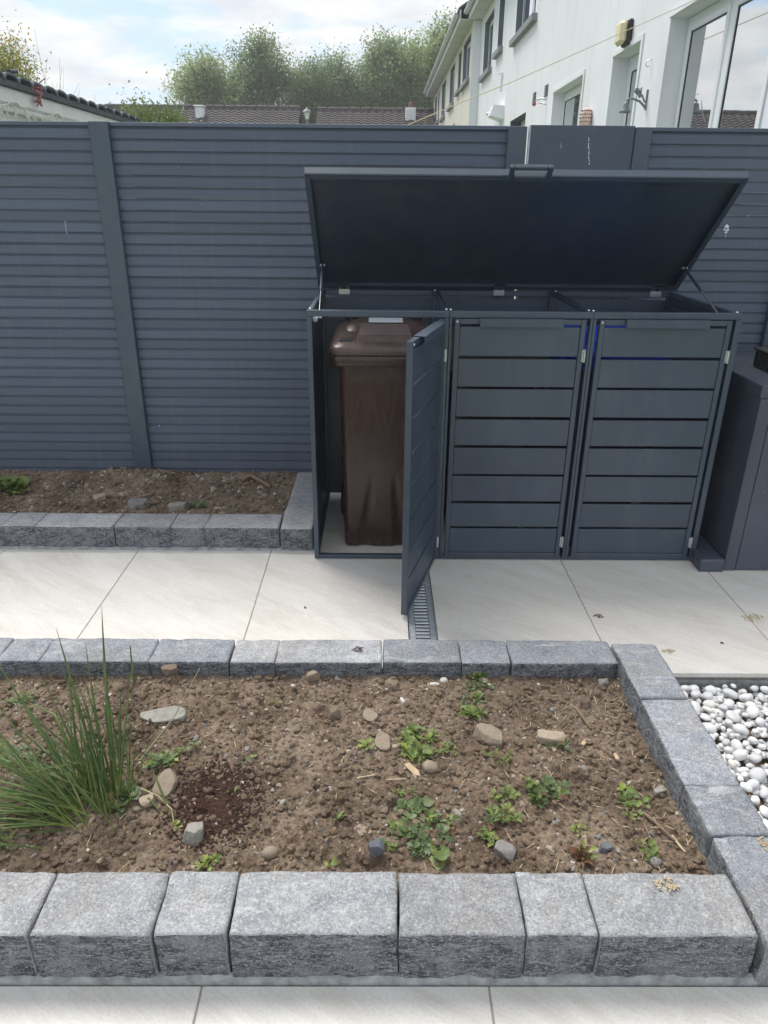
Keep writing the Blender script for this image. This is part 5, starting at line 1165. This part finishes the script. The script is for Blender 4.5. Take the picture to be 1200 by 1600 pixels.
weed('dark green weed clump near the right part of the bed', patch(.490, 1.588, .060, .050, 13, .034, 8, 'lobed', 'weed_leaf_dark') + patch(.46, 1.60, .02, .02, 2, .034, 7, 'lobed', 'weed_leaf'))
weed('three lobed light green weed beside the right kerb', patch(.728, 1.540, .035, .055, 8, .032, 6, 'lobed', 'weed_leaf') + [(.72, 1.585, .03, 6, 'broad', 'weed_leaf_lime', .3)])
weed('small weed with yellowing tips in the front right corner', patch(.722, 1.362, .024, .028, 5, .03, 7, 'lobed', 'weed_leaf') + [(.705, 1.40, .02, 6, 'thin', 'weed_leaf_lime', .8)])
weed('reddish withered weed at the front kerb', [(.537, 1.352, .050, 12, 'thin', 'weed_leaf_red', .4), (.532, 1.355, .045, 8, 'thin', 'weed_leaf_red', .75), (.54, 1.37, .05, 5, 'thin', 'weed_leaf_lime', .9), (.548, 1.345, .04, 6, 'thin', 'weed_leaf', .6)])
weed('slim upright seedling in the left middle of the bed', [(-.109, 1.478, .038, 6, 'oval', 'weed_leaf', .55)], name='seedling')
weed('lime green low weed at the front kerb below the peat', patch(-.428, 1.348, .028, .018, 5, .026, 8, 'lobed', 'weed_leaf_lime'))
weed('tiny seedling left of the grey rounded stone', [(-.547, 1.452, .026, 7, 'lobed', 'weed_leaf_lime', .35)], name='seedling')
weed('grass tuft at the foot of the cream topped stone', [(.565, 1.778, .034, 9, 'thin', 'weed_leaf_dark', .7), (.590, 1.772, .034, 8, 'thin', 'weed_leaf_dark', .6), (.54, 1.78, .03, 8, 'thin', 'weed_leaf_dark', .6)], name='grass_tuft')
weed('lobed leaf weed immediately right of the chive clump', patch(-.665, 1.690, .045, .030, 6, .038, 7, 'lobed', 'weed_leaf_dark') + patch(-.61, 1.725, .04, .022, 5, .034, 7, 'lobed', 'weed_leaf') + [(-.575, 1.765, .03, 6, 'lobed', 'weed_leaf_dark', .2)])
weed('two leaved seedling in the left half of the bed', [(-.40, 1.705, .046, 2, 'oval', 'weed_leaf_dark', .15), (-.385, 1.72, .026, 6, 'lobed', 'weed_leaf', .3)], name='seedling')
weed('small sprout below the far kerb on the left half', [(-.342, 1.968, .024, 7, 'lobed', 'weed_leaf_lime', .3)], name='seedling')
weed('tiny sprout on the edge of the dark peat patch', [(-.42, 1.592, .022, 6, 'oval', 'weed_leaf', .5)], name='seedling')
weed('single lime leaf on the soil near the front kerb', [(-.121, 1.345, .03, 2, 'broad', 'weed_leaf_lime', .1)], name='seedling')
weed('pale sparse weed by the far kerb at the left edge', patch(-1.22, 2.00, .07, .035, 7, .034, 6, 'lobed', 'weed_leaf_dark', .1))
weed('matted weed half hidden under the chive blades', patch(-1.08, 1.72, .16, .10, 18, .036, 6, 'lobed', 'weed_leaf_dark', .15) + patch(-1.0, 1.45, .12, .10, 10, .034, 6, 'thin', 'weed_leaf_dark', .2))
weed('lobed leaf weed at the root of the chive clump', patch(-.715, 1.545, .035, .035, 6, .042, 6, 'broad', 'weed_leaf_dark', .3))
weed('sparse fine weed around the wedge shaped stone', patch(.37, 1.735, .05, .03, 7, .022, 6, 'thin', 'weed_leaf', .4) + patch(.27, 1.93, .025, .045, 5, .026, 4, 'thin', 'weed_leaf_lime', .5))
weed('low sprouts in mid bed above the largest patch', patch(.075, 1.585, .035, .012, 5, .022, 6, 'thin', 'weed_leaf', .4))
weed('small sprouts near the front right kerb', patch(.56, 1.45, .03, .02, 4, .018, 5, 'lobed', 'weed_leaf_lime', .3) + [(.69, 1.90, .026, 5, 'thin', 'weed_leaf', .5)])
weed('leafy green plant in the narrow bed at the left edge', patch(-2.12, 3.84, .10, .06, 12, .085, 8, 'broad', 'weed_leaf', .5) + patch(-2.04, 3.78, .06, .05, 5, .06, 8, 'lobed', 'weed_leaf_lime', .3), rsoil, 'plant', 'leafy_plant')
weed('small grass tuft behind the kerb in the narrow bed', [(-.981 + .03 * k, 3.56 + .01 * (k % 2), .055, 10, 'thin', 'weed_leaf_dark', .7) for k in range(-1, 2)], rsoil, 'grass', 'grass_tuft')

# ------------------------------------------------------------------ chives
CH = thing('chive_clump', 'tall clump of grass like green blades leaning left in the bed', 'plant', (-.80, 1.53, soil.h(-.8, 1.53)))
CR = np.random.default_rng(3)
def blade(x, y, az, L, el0, droop, w, mat='chive_blade'):
    z = soil.h(x, y) - .008; p = Vector((x, y, z)); n = 9; V = []; el = el0; az_ = az
    kink = int(CR.integers(4, 8)) if CR.random() < .14 else -1
    for i in range(n + 1):
        if i == kink: el -= CR.uniform(.6, 1.5); az_ += CR.normal() * .4
        t = i / n; d = Vector((math.cos(az_) * math.cos(el), math.sin(az_) * math.cos(el), math.sin(el))); sd = Vector((-math.sin(az_), math.cos(az_), 0)); up = d.cross(sd) * -1
        ww = w * (1 - t ** 2.6) * (.75 + .5 * min(1, t * 3)) + .0004
        V += [p - sd * ww, p - up * ww * .45, p + sd * ww, p + up * ww * .30]
        p = p + d * (L / n); el -= droop / n * (.4 + 1.2 * t); az_ += CR.normal() * .012
        if p.z < soil.h(p.x, p.y) + .004: el = max(el, .02)
    F = [(4 * i + k, 4 * i + (k + 1) % 4, 4 * i + 4 + (k + 1) % 4, 4 * i + 4 + k) for i in range(n) for k in range(4)]
    m = MB(); m.add(V, F, 0, True)
    nb = int(.18 * n) + 1
    m.mi = [1 if (k // 4) < nb else 0 for k in range(len(F))]
    return m.build('blade', [mat, 'chive_base' if mat == 'chive_blade' else mat], CH)
for k in range(52):                                             # upright group on the right
    x, y = -.765 + CR.normal() * .032, 1.545 + CR.normal() * .042; a = CR.uniform(1.2, 3.6); blade(x, y, a, CR.uniform(.15, .42), CR.uniform(1.12, 1.50), CR.uniform(-.05, .40), CR.uniform(.0017, .0031))
for k in range(88):                                             # group leaning out to the left
    x, y = -.835 + CR.normal() * .040, 1.505 + CR.normal() * .045; a = math.pi - .12 + CR.normal() * .45; blade(x, y, a, CR.uniform(.18, .50) * (.75 + .35 * CR.random()), CR.uniform(.25, 1.10), CR.uniform(.1, 1.0), CR.uniform(.0020, .0036))
blade(-.745, 1.56, 1.75, .56, 1.30, .30, .0042); blade(-.775, 1.55, 2.2, .52, 1.20, .15, .0036); blade(-.80, 1.53, 2.45, .52, 1.12, .12, .0038); blade(-.82, 1.52, 2.6, .52, 1.02, .15, .0036); blade(-.77, 1.56, 1.9, .46, 1.28, .1, .0034)
blade(-.765, 1.55, 2.2, .34, 1.42, .08, .0030); blade(-.75, 1.57, 1.6, .33, 1.48, .05, .0030); blade(-.715, 1.60, 1.0, .19, 1.35, .2, .0026); blade(-.70, 1.58, .9, .20, 1.2, .3, .0024)
blade(-.79, 1.47, 2.4, .16, 1.1, .6, .0022, 'dry_blade'); blade(-.80, 1.44, .6, .15, 1.2, .2, .0028); blade(-.78, 1.54, 2.0, .24, 1.35, .2, .0030, 'dry_blade'); blade(-.92, 1.46, 3.4, .26, .35, .4, .0018, 'dry_blade'); blade(-.95, 1.42, 3.0, .22, .4, .5, .0018, 'dry_blade')
blade(-1.10, 1.40, 1.15, .17, .9, .0, .0022); blade(-.575, 1.50, 2.25, .15, .65, .3, .0026); blade(-.585, 1.49, 2.5, .12, .5, .2, .0024)
def lone(pts, w, mat, label):
    m = MB(); P = [(x, y, soil.h(x, y) + z) for x, y, z in pts]; P = rope(P, 0, 5); m.tube(P, [w * (1 - .6 * i / len(P)) for i in range(len(P))], 5); single(m, 'grass_stalk', mat, label, 'grass')
lone([(-.72, 1.70, .01), (-.655, 1.86, .05), (-.60, 2.02, .12)], .0026, 'dry_blade', 'dry yellowish blade rising right of the chive clump')
lone([(-.86, 2.085, 0), (-.858, 2.09, .075), (-.857, 2.095, .14)], .0045, 'chive_blade', 'single green blade standing before the far kerb')
lone([(-.72, 1.60, .01), (-.62, 1.545, .016), (-.57, 1.50, .006), (-.545, 1.44, .005)], .0035, 'dry_blade', 'fallen yellow stalk between chive clump and grey stone')

# ------------------------------------------------------------------ thin daylight haze
hz = MB(); hz.box(-305, 305, -85, 305, -1.5, 13.5)
ho = hz.build('haze', 'dark_void'); ho['kind'] = 'stuff'
hm = bpy.data.materials.new('haze_air'); hm.use_nodes = True; hm.node_tree.nodes.clear()
_v = hm.node_tree.nodes.new('ShaderNodeVolumePrincipled'); _o = hm.node_tree.nodes.new('ShaderNodeOutputMaterial')
_v.inputs['Color'].default_value = (.95, .97, 1, 1); _v.inputs['Density'].default_value = .0026
hm.node_tree.links.new(_v.outputs[0], _o.inputs['Volume']); ho.data.materials.clear(); ho.data.materials.append(hm)
